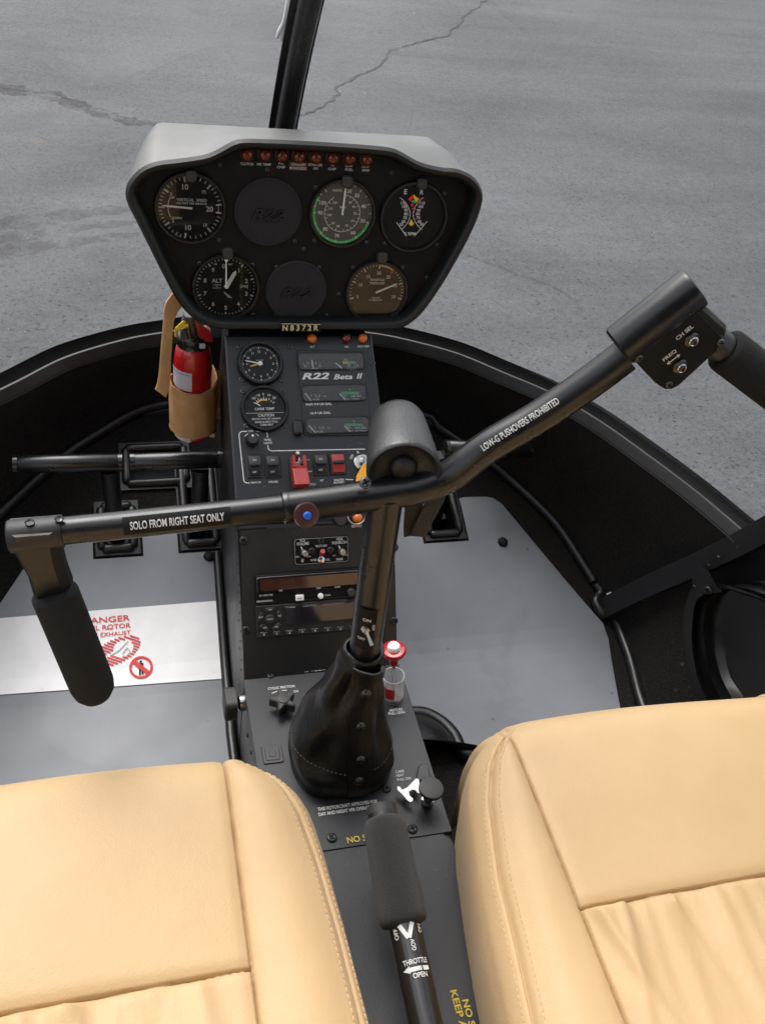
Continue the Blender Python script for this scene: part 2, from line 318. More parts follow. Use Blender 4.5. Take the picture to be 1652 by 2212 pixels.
# ------------------------------------------------------------------ mesh helpers
ORG = {}
class MB:
    def __init__(s): s.v = []; s.f = []
    def add(s, vs, fs):
        k = len(s.v); s.v += [Vector(p) for p in vs]; s.f += [tuple(i + k for i in f) for f in fs]; return s
    def poly(s, pts): return s.add(pts, [tuple(range(len(pts)))])
    def box(s, fr, a, b, c, da, db, dc):                     # centre and full sizes in a frame
        p = [fr.w(a + x * da / 2, b + y * db / 2, c + z * dc / 2) for z in (-1, 1) for y in (-1, 1) for x in (-1, 1)]
        return s.add(p, [(0, 2, 3, 1), (4, 5, 7, 6), (0, 1, 5, 4), (2, 6, 7, 3), (0, 4, 6, 2), (1, 3, 7, 5)])
    def rings(s, rings, close=True, cap0=False, cap1=False):
        n = len(rings[0]); k = len(s.v)
        for r in rings: s.v += [Vector(p) for p in r]
        for i in range(len(rings) - 1):
            for j in range(n if close else n - 1):
                a = k + i * n + j; b = k + i * n + (j + 1) % n
                s.f.append((a, b, b + n, a + n))
        if cap0: s.f.append(tuple(k + j for j in reversed(range(n))))
        if cap1: s.f.append(tuple(k + (len(rings) - 1) * n + j for j in range(n)))
        return s
    def lathe(s, fr, prof, seg=32, cap0=False, cap1=False, arc=None):  # prof: (radius, height along the frame normal)
        rr = []
        for r, h in prof: rr.append([fr.w(r * math.cos(2 * PI * j / seg), r * math.sin(2 * PI * j / seg), h) for j in range(seg)])
        return s.rings(rr, True, cap0, cap1)
    def disc(s, fr, r, c=0.0, seg=40, a=0.0, b=0.0):
        return s.poly([fr.w(a + r * math.cos(2 * PI * j / seg), b + r * math.sin(2 * PI * j / seg), c) for j in range(seg)])
    def tube(s, path, rad, seg=14, caps=True, squash=None):
        path = [Vector(p) for p in path]; n = len(path)
        rads = rad if isinstance(rad, (list, tuple)) else [rad] * n
        tan = [(path[min(i + 1, n - 1)] - path[max(i - 1, 0)]).normalized() for i in range(n)]
        up = Vector((0, 0, 1)) if abs(tan[0].z) < .9 else Vector((1, 0, 0))
        u = (up - tan[0] * up.dot(tan[0])).normalized(); rr = []
        for i in range(n):
            u = (u - tan[i] * u.dot(tan[i])).normalized(); w = tan[i].cross(u)
            rr.append([path[i] + (u * math.sin(2 * PI * j / seg) * (squash or 1) + w * math.cos(2 * PI * j / seg)) * rads[i] for j in range(seg)])
        return s.rings(rr, True, caps, caps)
    def seg(s, fr, a1, b1, a2, b2, w, c=.0006):
        d = Vector((a2 - a1, b2 - b1)); L = d.length or 1e-9; nx, ny = -d.y / L * w / 2, d.x / L * w / 2
        return s.poly([fr.w(a1 + nx, b1 + ny, c), fr.w(a1 - nx, b1 - ny, c), fr.w(a2 - nx, b2 - ny, c), fr.w(a2 + nx, b2 + ny, c)])
    def arc(s, fr, r, w, d0, d1, c=.0006, n=24, a=0, b=0):   # degrees clockwise from the top
        o = []; i_ = []
        for k in range(n + 1):
            t = R(d0 + (d1 - d0) * k / n)
            o.append(fr.w(a + (r + w / 2) * math.sin(t), b + (r + w / 2) * math.cos(t), c)); i_.append(fr.w(a + (r - w / 2) * math.sin(t), b + (r - w / 2) * math.cos(t), c))
        return s.rings([o, i_], False)
    def prism(s, fr, pts, c0, c1, inset=0.0):                 # outline (a,b) list, optional chamfer at the top
        r = [[fr.w(a, b, c0) for a, b in pts]]
        if inset:
            ins = offset(pts, inset); r.append([fr.w(a, b, c1 - inset) for a, b in pts]); r.append([fr.w(a, b, c1) for a, b in ins])
        else: r.append([fr.w(a, b, c1) for a, b in pts])
        return s.rings(r, True, True, True)
    def build(s, name, material, parent=None, smooth=None, bevel=0.0, kind=None, org=None, fix=True):
        o0 = org if org is not None else (ORG[parent.name] if parent else Vector((0, 0, 0)))
        me = bpy.data.meshes.new(name); me.from_pydata([tuple(p - o0) for p in s.v], [], s.f)
        bm = bmesh.new(); bm.from_mesh(me)
        if fix: bmesh.ops.recalc_face_normals(bm, faces=bm.faces)
        if bevel > 0:
            bmesh.ops.remove_doubles(bm, verts=bm.verts, dist=1e-6)
            es = [e for e in bm.edges if len(e.link_faces) == 2 and e.calc_face_angle(0) > R(30)]
            bmesh.ops.bevel(bm, geom=es, offset=bevel, segments=2, profile=.7, affect='EDGES', clamp_overlap=True)
        bm.to_mesh(me); bm.free()
        if smooth: 
            me.shade_smooth(); me.set_sharp_from_angle(angle=R(smooth))
        me.materials.append(MATS[material])
        o = bpy.data.objects.new(name, me); C.objects.link(o)
        if parent: o.parent = parent
        elif org is not None: o.location = o0
        ORG[o.name] = o0.copy()
        if kind: o['kind'] = kind
        return o

def offset(pts, d):                                          # inward for counter-clockwise outlines
    n = len(pts); ar = sum(pts[i][0] * pts[(i + 1) % n][1] - pts[(i + 1) % n][0] * pts[i][1] for i in range(n))
    sg = 1 if ar > 0 else -1; out = []
    for i in range(n):
        p0, p, p1 = Vector(pts[i - 1][:2]), Vector(pts[i][:2]), Vector(pts[(i + 1) % n][:2])
        e0 = (p - p0); e1 = (p1 - p)
        if e0.length < 1e-9: e0 = e1
        if e1.length < 1e-9: e1 = e0
        e0.normalize(); e1.normalize()
        n0 = Vector((-e0.y, e0.x)) * sg; n1 = Vector((-e1.y, e1.x)) * sg
        m = (n0 + n1); m = m.normalized() if m.length > 1e-6 else n0
        k = d / max(.45, m.dot(n0)); out.append((p.x + m.x * k, p.y + m.y * k))
    return out
def rrect(a, b, w, h, r, n=5):
    out = []
    for cx, cy, t0 in ((w / 2 - r, h / 2 - r, 0), (-w / 2 + r, h / 2 - r, 90), (-w / 2 + r, -h / 2 + r, 180), (w / 2 - r, -h / 2 + r, 270)):
        for k in range(n + 1):
            t = R(t0 + 90 * k / n); out.append((a + cx + r * math.cos(t), b + cy + r * math.sin(t)))
    return out
def spline(pts, n, closed=False):                            # Catmull-Rom, resampled evenly
    P = [Vector(p) for p in pts]; m = len(P); raw = []
    rng = range(m if closed else m - 1)
    for i in rng:
        if closed: p0, p1, p2, p3 = P[i - 1], P[i], P[(i + 1) % m], P[(i + 2) % m]
        else: p0, p1, p2, p3 = P[max(i - 1, 0)], P[i], P[i + 1], P[min(i + 2, m - 1)]
        for k in range(16):
            t = k / 16
            raw.append(.5 * ((2 * p1) + (p2 - p0) * t + (2 * p0 - 5 * p1 + 4 * p2 - p3) * t * t + (3 * p1 - p0 - 3 * p2 + p3) * t ** 3))
    raw.append(P[0].copy() if closed else P[-1].copy())
    L = [0]
    for i in range(1, len(raw)): L.append(L[-1] + (raw[i] - raw[i - 1]).length)
    out = []; j = 0; cnt = n if closed else n - 1
    for k in range(n):
        s = L[-1] * k / cnt
        while j < len(L) - 2 and L[j + 1] < s: j += 1
        d = L[j + 1] - L[j]; t = (s - L[j]) / d if d > 1e-12 else 0
        out.append(raw[j].lerp(raw[j + 1], t))
    return out
def lerp_tab(tab, x):
    if x <= tab[0][0]: return tab[0][1]
    for (x0, y0), (x1, y1) in zip(tab, tab[1:]):
        if x <= x1: return y0 + (y1 - y0) * (x - x0) / (x1 - x0)
    return tab[-1][1]
def sstep(a, b, x):
    t = min(1, max(0, (x - a) / (b - a))); return t * t * (3 - 2 * t)

def thing(name, label, cat, loc, group=None):
    o = bpy.data.objects.new(name, None); C.objects.link(o); o.location = loc; o.empty_display_size = .05
    o['label'] = label; o['category'] = cat
    if group: o['group'] = group
    ORG[o.name] = Vector(loc); return o
def tag(o, label, cat, group=None):
    o['label'] = label; o['category'] = cat
    if group: o['group'] = group
    return o
def inst(name, me, fr, parent, scale=1.0):                   # a part that shares its mesh with alike parts
    o = bpy.data.objects.new(name, me); C.objects.link(o); o.parent = parent
    m = fr.m4(); m.translation = m.translation - ORG[parent.name]
    o.matrix_local = m @ Matrix.Scale(scale, 4); ORG[o.name] = ORG[parent.name]
    return o

_tc = {}
def text_geo(body, bold=0.0, shear=0.0, space=1.0):
    key = (body, bold, shear, space)
    if key not in _tc:
        cu = bpy.data.curves.new('t', 'FONT'); cu.body = body; cu.size = 1.0; cu.align_x = 'CENTER'; cu.align_y = 'CENTER'
        cu.offset = bold; cu.shear = shear; cu.resolution_u = 3; cu.space_character = space; cu.fill_mode = 'FRONT'
        ob = bpy.data.objects.new('t', cu); C.objects.link(ob)
        dg = bpy.context.evaluated_depsgraph_get(); me = bpy.data.meshes.new_from_object(ob.evaluated_get(dg))
        vs = [(v.co.x, v.co.y) for v in me.vertices]; fs = [tuple(p.vertices) for p in me.polygons]
        if vs:
            ym = (max(v[1] for v in vs) + min(v[1] for v in vs)) / 2; xm = (max(v[0] for v in vs) + min(v[0] for v in vs)) / 2
            hh = max(v[1] for v in vs) - min(v[1] for v in vs)
            vs = [((v[0] - xm) / hh, (v[1] - ym) / hh) for v in vs]
        C.objects.unlink(ob); bpy.data.objects.remove(ob); bpy.data.curves.remove(cu); bpy.data.meshes.remove(me)
        _tc[key] = (vs, fs)
    return _tc[key]
def put_text(mb, fr, body, a, b, cap, width=None, c=.0006, rot=0.0, bold=0.020, shear=0.0, xs=1.0, wrap=None):
    vs, fs = text_geo(body, bold, shear)
    if width:
        w0 = max(v[0] for v in vs) - min(v[0] for v in vs); xs = width / (w0 * cap)
    co, si = math.cos(rot), math.sin(rot); out = []
    for x, y in vs:
        x, y = x * cap * xs, y * cap
        x, y = x * co - y * si, x * si + y * co
        out.append(wrap(a + x, b + y) if wrap else fr.w(a + x, b + y, c))
    mb.add(out, fs)
class Txt:                                                   # lettering placed by enlarged-detail coordinates
    def __init__(s, fr, z, c=.0006): s.fr, s.z, s.c, s.m = fr, z, c, MB()
    def p(s, x, y): return s.fr.px(*s.z(x, y), s.c)
    def t(s, body, x, y, cap, w=None, rot=0.0, bold=.020, shear=0.0):
        a, b = s.p(x, y); h = abs(s.p(x, y - cap / 2)[1] - s.p(x, y + cap / 2)[1])
        ww = None
        if w: ww = abs(s.p(x + w / 2, y)[0] - s.p(x - w / 2, y)[0])
        put_text(s.m, s.fr, body, a, b, h, ww, s.c, rot, bold, shear); return s
    def l(s, x1, y1, x2, y2, w):
        a1, b1 = s.p(x1, y1); a2, b2 = s.p(x2, y2); k = abs(s.p(x1 + w, y1)[0] - a1)
        s.m.seg(s.fr, a1, b1, a2, b2, k, s.c); return s
    def poly(s, pts):
        s.m.poly([s.fr.w(*s.p(*q), s.c) for q in pts]); return s
    def done(s, name, material, parent): return s.m.build(name, material, parent, kind='stuff', fix=False)

def screw_mesh(name, r, material, h=.0018):
    m = MB(); m.lathe(WORLD, [(r, 0), (r, h * .45), (r * .8, h * .85), (r * .35, h), (r * .3, h * .55)], 14, False, True)
    o = m.build(name, material, None, 40); me = o.data
    m2 = MB()
    for ang in (0, 1):
        f = WORLD.at(0, 0, 0, ang * PI / 2 + .4); m2.box(f, 0, 0, h * .8, r * 1.35, r * .28, h * .5)
    n0 = len(me.vertices); vs = [v.co.copy() for v in me.vertices] + m2.v; fs = [tuple(p.vertices) for p in me.polygons] + [tuple(i + n0 for i in f) for f in m2.f]
    np_ = len(me.polygons)
    me2 = bpy.data.meshes.new(name); me2.from_pydata([tuple(v) for v in vs], [], fs)
    me2.materials.append(MATS[material]); me2.materials.append(MATS['dial_black'])
    for i, p in enumerate(me2.polygons): p.material_index = 0 if i < np_ else 1; p.use_smooth = i < np_
    bpy.data.objects.remove(o); return me2
SCREW = screw_mesh('screw', .0042, 'screw_black'); SCREW_S = screw_mesh('screw', .0030, 'screw_steel')
def dome_mesh(name, r, material):
    m = MB(); m.lathe(WORLD, [(r, 0), (r * .85, r * .35), (r * .45, r * .55)], 8, False, True); o = m.build(name, material, None, 60); me = o.data
    bpy.data.objects.remove(o); return me
RIVET = dome_mesh('rivet', .0022, 'screw_black'); RIVET_B = dome_mesh('rivet', .0024, 'screw_steel')

# ================================================================== SETTING
S_ = W / 1912.0
GZ = -0.42
def gp(px, py): return at(px, py, 'z', GZ)
g = MB(); nG = 40
xs_ = [-400, -120, -40, -14, -7] + [-4 + i * .5 for i in range(17)] + [7, 14, 40, 120, 400]
g.v = [Vector((x, y, GZ)) for y in xs_ for x in xs_]; k_ = len(xs_)
g.f = [(j * k_ + i, j * k_ + i + 1, (j + 1) * k_ + i + 1, (j + 1) * k_ + i) for j in range(k_ - 1) for i in range(k_ - 1)]
ground = g.build('ground', 'asphalt'); ground['kind'] = 'structure'

def crack(pts, w, jit, seed, name='crack', matn='crack_dark', dz=.004, n=None):
    rnd = random.Random(seed); P = [gp(*p) for p in pts]
    path = spline(P, n or max(24, int(sum((b - a).length for a, b in zip(P, P[1:])) / .035))); L_, R_ = [], []
    off = 0; sm = w > .05
    for i, p in enumerate(path):
        t = (path[min(i + 1, len(path) - 1)] - path[max(i - 1, 0)]).normalized(); s = Vector((-t.y, t.x, 0))
        off = off * (.93 if sm else .72) + rnd.gauss(0, jit * (.15 if sm else 1)); ww = w * (rnd.uniform(.25, 1.15) if not sm else (.75 + .2 * math.sin(i * .35) + .08 * math.sin(i * 1.1)) * (1 - .6 * i / len(path)))
        c = p + s * off; c.z = GZ + dz; L_.append(c + s * ww / 2); R_.append(c - s * ww / 2)
    m = MB(); m.rings([L_, R_], False); return m.build(name, matn, ground)
crack([(1075, -22), (1052, 2), (1000, 42), (955, 78), (880, 98), (820, 140), (772, 165), (730, 190), (722, 215), (690, 236), (645, 250)], .014, .009, 3)
crack([(985, 536), (1040, 562), (1110, 590), (1170, 612), (1245, 655)], .0028, .004, 5)
crack([(1170, 612), (1178, 580), (1205, 560)], .002, .004, 6)
crack([(160, 215), (110, 200), (60, 196), (-60, 178)], .008, .006, 8)
stain = [(-60, 182), (0, 190), (100, 205), (170, 228), (260, 256), (330, 268), (440, 276), (560, 282)]
crack(stain, .17, .012, 9, 'tar_stain', 'tar_stain', .0012, 160)
for q_, w_ in ((0, .16), (30, .11), (58, .14)): crack([(-80, 498 + q_), (60, 478 + q_), (160, 464 + q_), (300, 448 + q_)], w_, .004, 31 + q_, 'tyre_mark', 'tyre_mark', .0012, 70)

# ---- cabin floor with the pedal slots left open
RIMR = [(0, 1.240), (.075, 1.232), (.145, 1.212), (.204, 1.192), (.285, 1.146), (.344, 1.089), (.401, 1.031), (.447, .959), (.484, .877), (.516, .796), (.541, .714)]
beadR_px = [(1040, 1040), (1093, 1075), (1146, 1109), (1226, 1166), (1309, 1238), (1386, 1315), (1442, 1398), (1491, 1478)]
tailR_px = [(1534, 1552), (1552, 1600), (1574, 1663), (1607, 1784)]
beadL_px = [(417, 1019), (338, 1041), (263, 1083), (169, 1143), (75, 1225), (19, 1297)]
bR = [fl(x * S_, y * S_) for x, y in beadR_px]; tR = [fl(x * S_, y * S_) for x, y in tailR_px]
bL = [fl(x * S_, y * S_) for x, y in beadL_px]
tail = tR + [Vector((.462, .55, floor_z(.55))), Vector((.46, .2, 0)), Vector((.46, -.2, 0))]
mirror = lambda v: Vector((-v.x, v.y, v.z))
left_side = [mirror(v) for v in bR[5:]]
bead_curve = [mirror(v) for v in reversed(tail)] + [mirror(v) for v in reversed(bR[5:])] + list(reversed(bL[:5])) + [Vector((0, max(bL[0].y, bR[0].y) + .012, floor_z(1.22)))] + bR + tail
bead_fine = spline(bead_curve, 160)
def bead_x(y):                                               # half width of the floor at y
    best = 0
    for a, b in zip(bead_fine, bead_fine[1:]):
        if a.x > 0 and b.x > 0 and min(a.y, b.y) <= y <= max(a.y, b.y):
            t = (y - a.y) / (b.y - a.y) if abs(b.y - a.y) > 1e-9 else 0
            best = max(best, a.x + (b.x - a.x) * t)
    return best
def slot_rect(x0, x1, yr, yf):
    a = fl(x0, yr); b = fl(x1, yr); c = fl((x0 + x1) / 2, yf)
    return (a.x, b.x, (a.y + b.y) / 2, c.y)
SL1 = slot_rect(222, 290, 1190, 1100); SL2 = slot_rect(404, 468, 1178, 1008); SL3 = slot_rect(275, 402, 1048, 972); SL4 = slot_rect(927, 992, 1158, 1040)
SLOTS = [SL1, SL2, SL3, SL4]
ymax = max(p.y for p in bead_fine)
xl = sorted(set([round(-.52 + .04 * i, 4) for i in range(27)] + [v for s in SLOTS for v in s[:2]]))
yl = sorted(set([round(-.2 + .03 * i, 4) for i in range(100) if -.2 + .03 * i < ymax - .02] + [v for s in SLOTS for v in s[2:]] + [ymax - .004]))
fm = MB(); nx = len(xl)
for y in yl:
    hw = max(bead_x(y), .02)
    for x in xl: fm.v.append(Vector((max(-hw, min(hw, x)), y, floor_z(y))))
for j in range(len(yl) - 1):
    for i in range(nx - 1):
        mx_, my_ = (xl[i] + xl[i + 1]) / 2, (yl[j] + yl[j + 1]) / 2
        if any(s[0] < mx_ < s[1] and s[2] < my_ < s[3] for s in SLOTS): continue
        a, b, c, d = j * nx + i, j * nx + i + 1, (j + 1) * nx + i + 1, (j + 1) * nx + i
        if (fm.v[a] - fm.v[b]).length < 1e-5 and (fm.v[c] - fm.v[d]).length < 1e-5: continue
        fm.f.append((a, b, c, d))
cabin_floor = fm.build('cabin_floor', 'carpet', None, 60); cabin_floor['kind'] = 'structure'
for i, s in enumerate(SLOTS):
    dep = .13 if i != 2 else .035
    P = [Vector((s[0], s[2], 0)), Vector((s[1], s[2], 0)), Vector((s[1], s[3], 0)), Vector((s[0], s[3], 0))]
    top = [Vector((p.x, p.y, floor_z(p.y) + .001)) for p in P]; bot = [Vector((p.x, p.y, floor_z(p.y) - dep)) for p in P]
    m = MB(); m.rings([top, bot], True, False, True); m.build('slot_well', 'frame_black' if i != 2 else 'grey_vinyl_dark', cabin_floor, fix=False)
    q = []                                                    # padded edge
    for k in range(4):
        a, b = top[k], top[(k + 1) % 4]
        mid = [a.lerp(b, t) for t in (0.0, .04, .12, .35, .65, .88, .96, 1.0)]
        t_ = MB(); rnd = random.Random(i * 7 + k)
        t_.tube([p + Vector((0, 0, .004)) for p in mid], [.0035, .0062, .0068 + rnd.uniform(-.0006, .0008), .0066, .0068, .0066 + rnd.uniform(-.0006, .0008), .0062, .0035], 10)
        t_.build('slot_trim', 'bead_vinyl', cabin_floor, 60)
    fo = MB(); w_ = .009                                       # flat vinyl flange around it
    Q = [Vector((s[0] - w_, s[2] - w_, 0)), Vector((s[1] + w_, s[2] - w_, 0)), Vector((s[1] + w_, s[3] + w_, 0)), Vector((s[0] - w_, s[3] + w_, 0))]
    fo.rings([[Vector((p.x, p.y, floor_z(p.y) + .0045)) for p in Q], [Vector((p.x, p.y, floor_z(p.y) + .0045)) for p in P]], True)
    fo.build('slot_flange', 'frame_black', cabin_floor, fix=False)
for k in range(6):                                            # breather holes in the recess lip
    m = MB(); x = SL3[0] + .012 + k * (SL3[1] - SL3[0] - .024) / 5; y = SL3[3] - .0015
    f = Fr((x, y, floor_z(y) - .014), (1, 0, 0), (0, 0, 1)); m.disc(f, .0045, .001, 14); m.build('breather_hole', 'dial_black', cabin_floor)

def floor_sheet(pts, dz, thick=0.0):
    bm = bmesh.new(); vs = [bm.verts.new((p[0], p[1], 0)) for p in pts]; bm.faces.new(vs)
    y = min(p[1] for p in pts); y1 = max(p[1] for p in pts); y = math.ceil(y / .02) * .02 + .001
    while y < y1:
        bmesh.ops.bisect_plane(bm, geom=bm.verts[:] + bm.edges[:] + bm.faces[:], plane_co=(0, y, 0), plane_no=(0, 1, 0)); y += .02
    m = MB(); bm.verts.index_update()
    m.v = [Vector((v.co.x, v.co.y, floor_z(v.co.y) + dz)) for v in bm.verts]; m.f = [tuple(v.index for v in f.verts) for f in bm.faces]
    n = len(m.v)
    if thick:
        for e in bm.edges:
            if len(e.link_faces) == 1:
                a, b = e.verts[0].index, e.verts[1].index; k = len(m.v)
                m.v += [m.v[a] - Vector((0, 0, thick)), m.v[b] - Vector((0, 0, thick))]; m.f.append((a, b, k + 1, k))
    bm.free(); return m
def PP(l): return [(fl(*p).x, fl(*p).y) for p in l]
edgeR = PP([(990, 1081), (1001, 1078), (1050, 1077), (1064, 1080), (1082, 1092), (1180, 1210), (1300, 1350), (1312, 1384), (1340, 1548)]) + [(.425, .60), (.423, .56)]
# notches follow the vinyl flanges of the slots
panR = PP([(1030, 1650), (1012, 1648), (990, 1636), (975, 1606), (948, 1577), (915, 1560), (890, 1557)]) + [(.088, .78), (.084, .95)] + [(.082, SL4[3] - .01), (SL4[0] - .0125, SL4[3] - .01), (SL4[0] - .0125, SL4[2] - .0125), (SL4[1] + .0125, SL4[2] - .0125), (SL4[1] + .0125, edgeR[0][1] - .012)] + edgeR
m = floor_sheet(panR, .004, .003); pr = m.build('floor_panel', 'floor_grey', cabin_floor); pr['label'] = 'bare grey metal floor panel right of the tunnel'
mirE = PP([(190, 1132), (118, 1142), (53, 1232), (0, 1311), (-40, 1378)]) + [(-.432, .80), (-.43, .66), (-.423, .56)]
panL = [(-.100, .56), (-.098, .60), (-.092, .75), (-.084, .95), (-.080, SL2[2] - .0125), (SL2[0] - .0125, SL2[2] - .0125), (SL2[0] - .0125, SL2[2] + .05), (SL1[1] + .0125, SL2[2] + .05), (SL1[1] + .0125, SL1[2] - .0125), (SL1[0] - .0125, SL1[2] - .0125), (SL1[0] - .0125, mirE[0][1] - .012)] + mirE
m = floor_sheet(panL, .004, .003); pl_ = m.build('floor_panel', 'floor_grey', cabin_floor); pl_['label'] = 'bare grey metal floor panel left of the tunnel'
btn = dome_mesh('floor_rivet', .0085, 'rim_black')
for px, py in ((1084, 1176), (452, 1207)):
    p = fl(px, py); inst('floor_rivet', btn, Fr((p.x, p.y, p.z + .005), (1, 0, 0), (0, 1, .3)), cabin_floor)

# the padded bead where floor and shell meet, with its kink round the door post
bt = MB(); pth = [p + Vector((0, 0, .006)) for p in bead_fine if p.x < 0 or p.y > bR[-1].y]
bt.tube(pth, .0085, 12); bt.build('edge_bead', 'bead_vinyl', cabin_floor, 60)
kn = [fl(x * S_, y * S_) + Vector((0, 0, .006)) for x, y in [(1486, 1468), (1497, 1482), (1503, 1490), (1496, 1498), (1484, 1504), (1486, 1516), (1496, 1534), (1502, 1543), (1514, 1541), (1528, 1542), (1536, 1556), (1552, 1600), (1574, 1663), (1607, 1784)]] + [Vector((.462, .55, .006)), Vector((.46, .2, .006))]
bt = MB(); bt.tube(spline(kn, 70), .0085, 12); bt.build('edge_bead', 'bead_vinyl', cabin_floor, 60)

# ---- nose shell
J0y = fl(1298, 1312).y
rim3 = [Vector((-x, y, .30)) for x, y in reversed(RIMR[1:])] + [Vector((x, y, .30)) for x, y in RIMR]
NR = 120
rim_s = spline(rim3, NR)
lo_c = [p for p in bead_fine if p.y > J0y]
low_s = spline(lo_c, NR)
def ringout(pts, d, dz):
    out = []
    for i, p in enumerate(pts):
        t = pts[min(i + 1, len(pts) - 1)] - pts[max(i - 1, 0)]; n = Vector((-t.y, t.x, 0)).normalized()
        out.append(p + n * d + Vector((0, 0, dz)))
    return out
RO = lambda d, dz: ringout(rim_s, d, dz)
sh = MB(); rows = []
for t in (0, .06, .15, .3, .45, .6, .75, .88, 1.0):
    row = []
    for a, b, c in zip(low_s, rim_s, RO(-.0240, -.013)):
        p = a.lerp(c, t); e = math.sin(PI * min(1, t * 1.02)) * .028
        n = Vector((p.x, (p.y - .6) * .8, 0)).normalized(); row.append(p + n * e)
    rows.append(row)
sh.rings(rows, False); nose = sh.build('nose_shell', 'carpet', None, 60); nose['kind'] = 'structure'
# outer painted skin below the rim
sk = MB(); sk.rings([RO(.0015, .002), RO(.026, -.05), RO(.046, -.14), RO(.046, -.30)], False); sk.build('outer_skin', 'frame_black', nose, 60)
# rim: outer lip, groove, inner ledge
rm = MB(); rm.rings([RO(.001, .002), RO(.0008, .007), RO(-.0015, .008), RO(-.003, .004), RO(-.007, -.004), RO(-.0115, -.006), RO(-.0130, -.002)], False)
rm.build('rim_channel', 'rim_black', nose, 40)
rm = MB(); rm.rings([RO(-.0130, -.002), RO(-.0137, .000), RO(-.0165, -.0005)], False); rm.build('rim_ledge', 'rim_grey', nose, 30)
rm = MB(); rm.rings([RO(-.0165, -.0005), RO(-.0180, -.003), RO(-.0215, -.010), RO(-.0245, -.016)], False); rm.build('rim_inner_face', 'side_black', nose, 30)
rm = MB(); rm.rings([RO(.0008, .005), RO(.0014, .010), RO(.0, .011), RO(-.001, .008)], False); rm.build('rim_seal', 'rim_black', nose, 40)

# ---- windshield: two panes, centre post, seal
CP = spline([(1.246, .306, 0), (1.218, .45, 0), (1.155, .61, 0), (1.058, .772, 0), (.935, .92, 0), (.76, 1.06, 0), (.52, 1.18, 0)], 40)
def wsh(x, k):                                                # k indexes the height, x in -1..1 across
    yc, z = CP[k].x, CP[k].y; t = (z - .306) / (1.18 - .306)
    yd = .70 - .28 * t; ws = 1.0 + .07 * math.sin(PI * min(1, t * 1.3)) - .16 * t * t
    ax = abs(x) * .541; yr = lerp_tab(RIMR, ax)
    return Vector((math.copysign(ax * ws, x) if x else 0.0, yd + (yr - .714) * (yc - yd) / (1.240 - .714), z))
glass_root = thing('windshield', 'clear curved windshield split by a black centre post', 'windshield', (0, 1.24, .30))
RIMF = [(a.x, a.y) for a in spline([(x, y, 0) for x, y in RIMR], 60)]
RIMR_save = RIMR; RIMR = RIMF
for sg in (-1, 1):
    m = MB(); m.rings([[wsh(sg * (.004 + .996 * j / 36), k) for j in range(37)] for k in range(len(CP))], False)
    pane = m.build('glass_pane', 'windshield_glass', glass_root, 80)
RIMR = RIMR_save
def sweep(path, w, d, inn=0.0, cham=.25):                     # rounded bar along the centre profile
    rr = []
    for i, p in enumerate(path):
        t = (path[min(i + 1, len(path) - 1)] - path[max(i - 1, 0)]).normalized(); s = Vector((1, 0, 0)); n = t.cross(s).normalized()
        if n.y > 0: n = -n
        c = p + n * inn; r = []
        for a, b in [(-w, 0), (-w, d * .6), (-w * .75, d * .92), (-w * .3, d), (w * .3, d), (w * .75, d * .92), (w, d * .6), (w, 0)]:
            r.append(c + s * a + n * b)
        rr.append(r)
    return rr
cp3 = [Vector((0, p.x, p.y)) for p in CP]
m = MB(); m.rings(sweep(cp3, .0115, .020, .004), True, True, True); m.build('centre_post', 'tube_black', glass_root, 50)
m = MB(); m.rings(sweep(cp3, .0175, .003, .0008), True, True, True); m.build('post_seal', 'frame_black', glass_root, 50)
ys = MB()
ys.tube(spline([at(630, -60, 'y', 1.105), at(625, -10, 'y', 1.11), at(622, 15, 'y', 1.112), at(615, 48, 'y', 1.12), at(606, 66, 'y', 1.125), at(599, 82, 'y', 1.128)], 24), [.0034] * 22 + [.0024, .0018], 8)
ys = ys.build('yaw_string', 'yarn_white', None, 60, org=at(634, -10, 'y', 1.09))
tag(ys, 'white yarn yaw string hanging outside left of the centre post', 'string')
m = MB(); m.tube(spline([at(618, 44, 'y', 1.12), at(611, 68, 'y', 1.123), at(608, 88, 'y', 1.126)], 10), .0022, 8); m.build('loose_end', 'yarn_white', ys, 60)

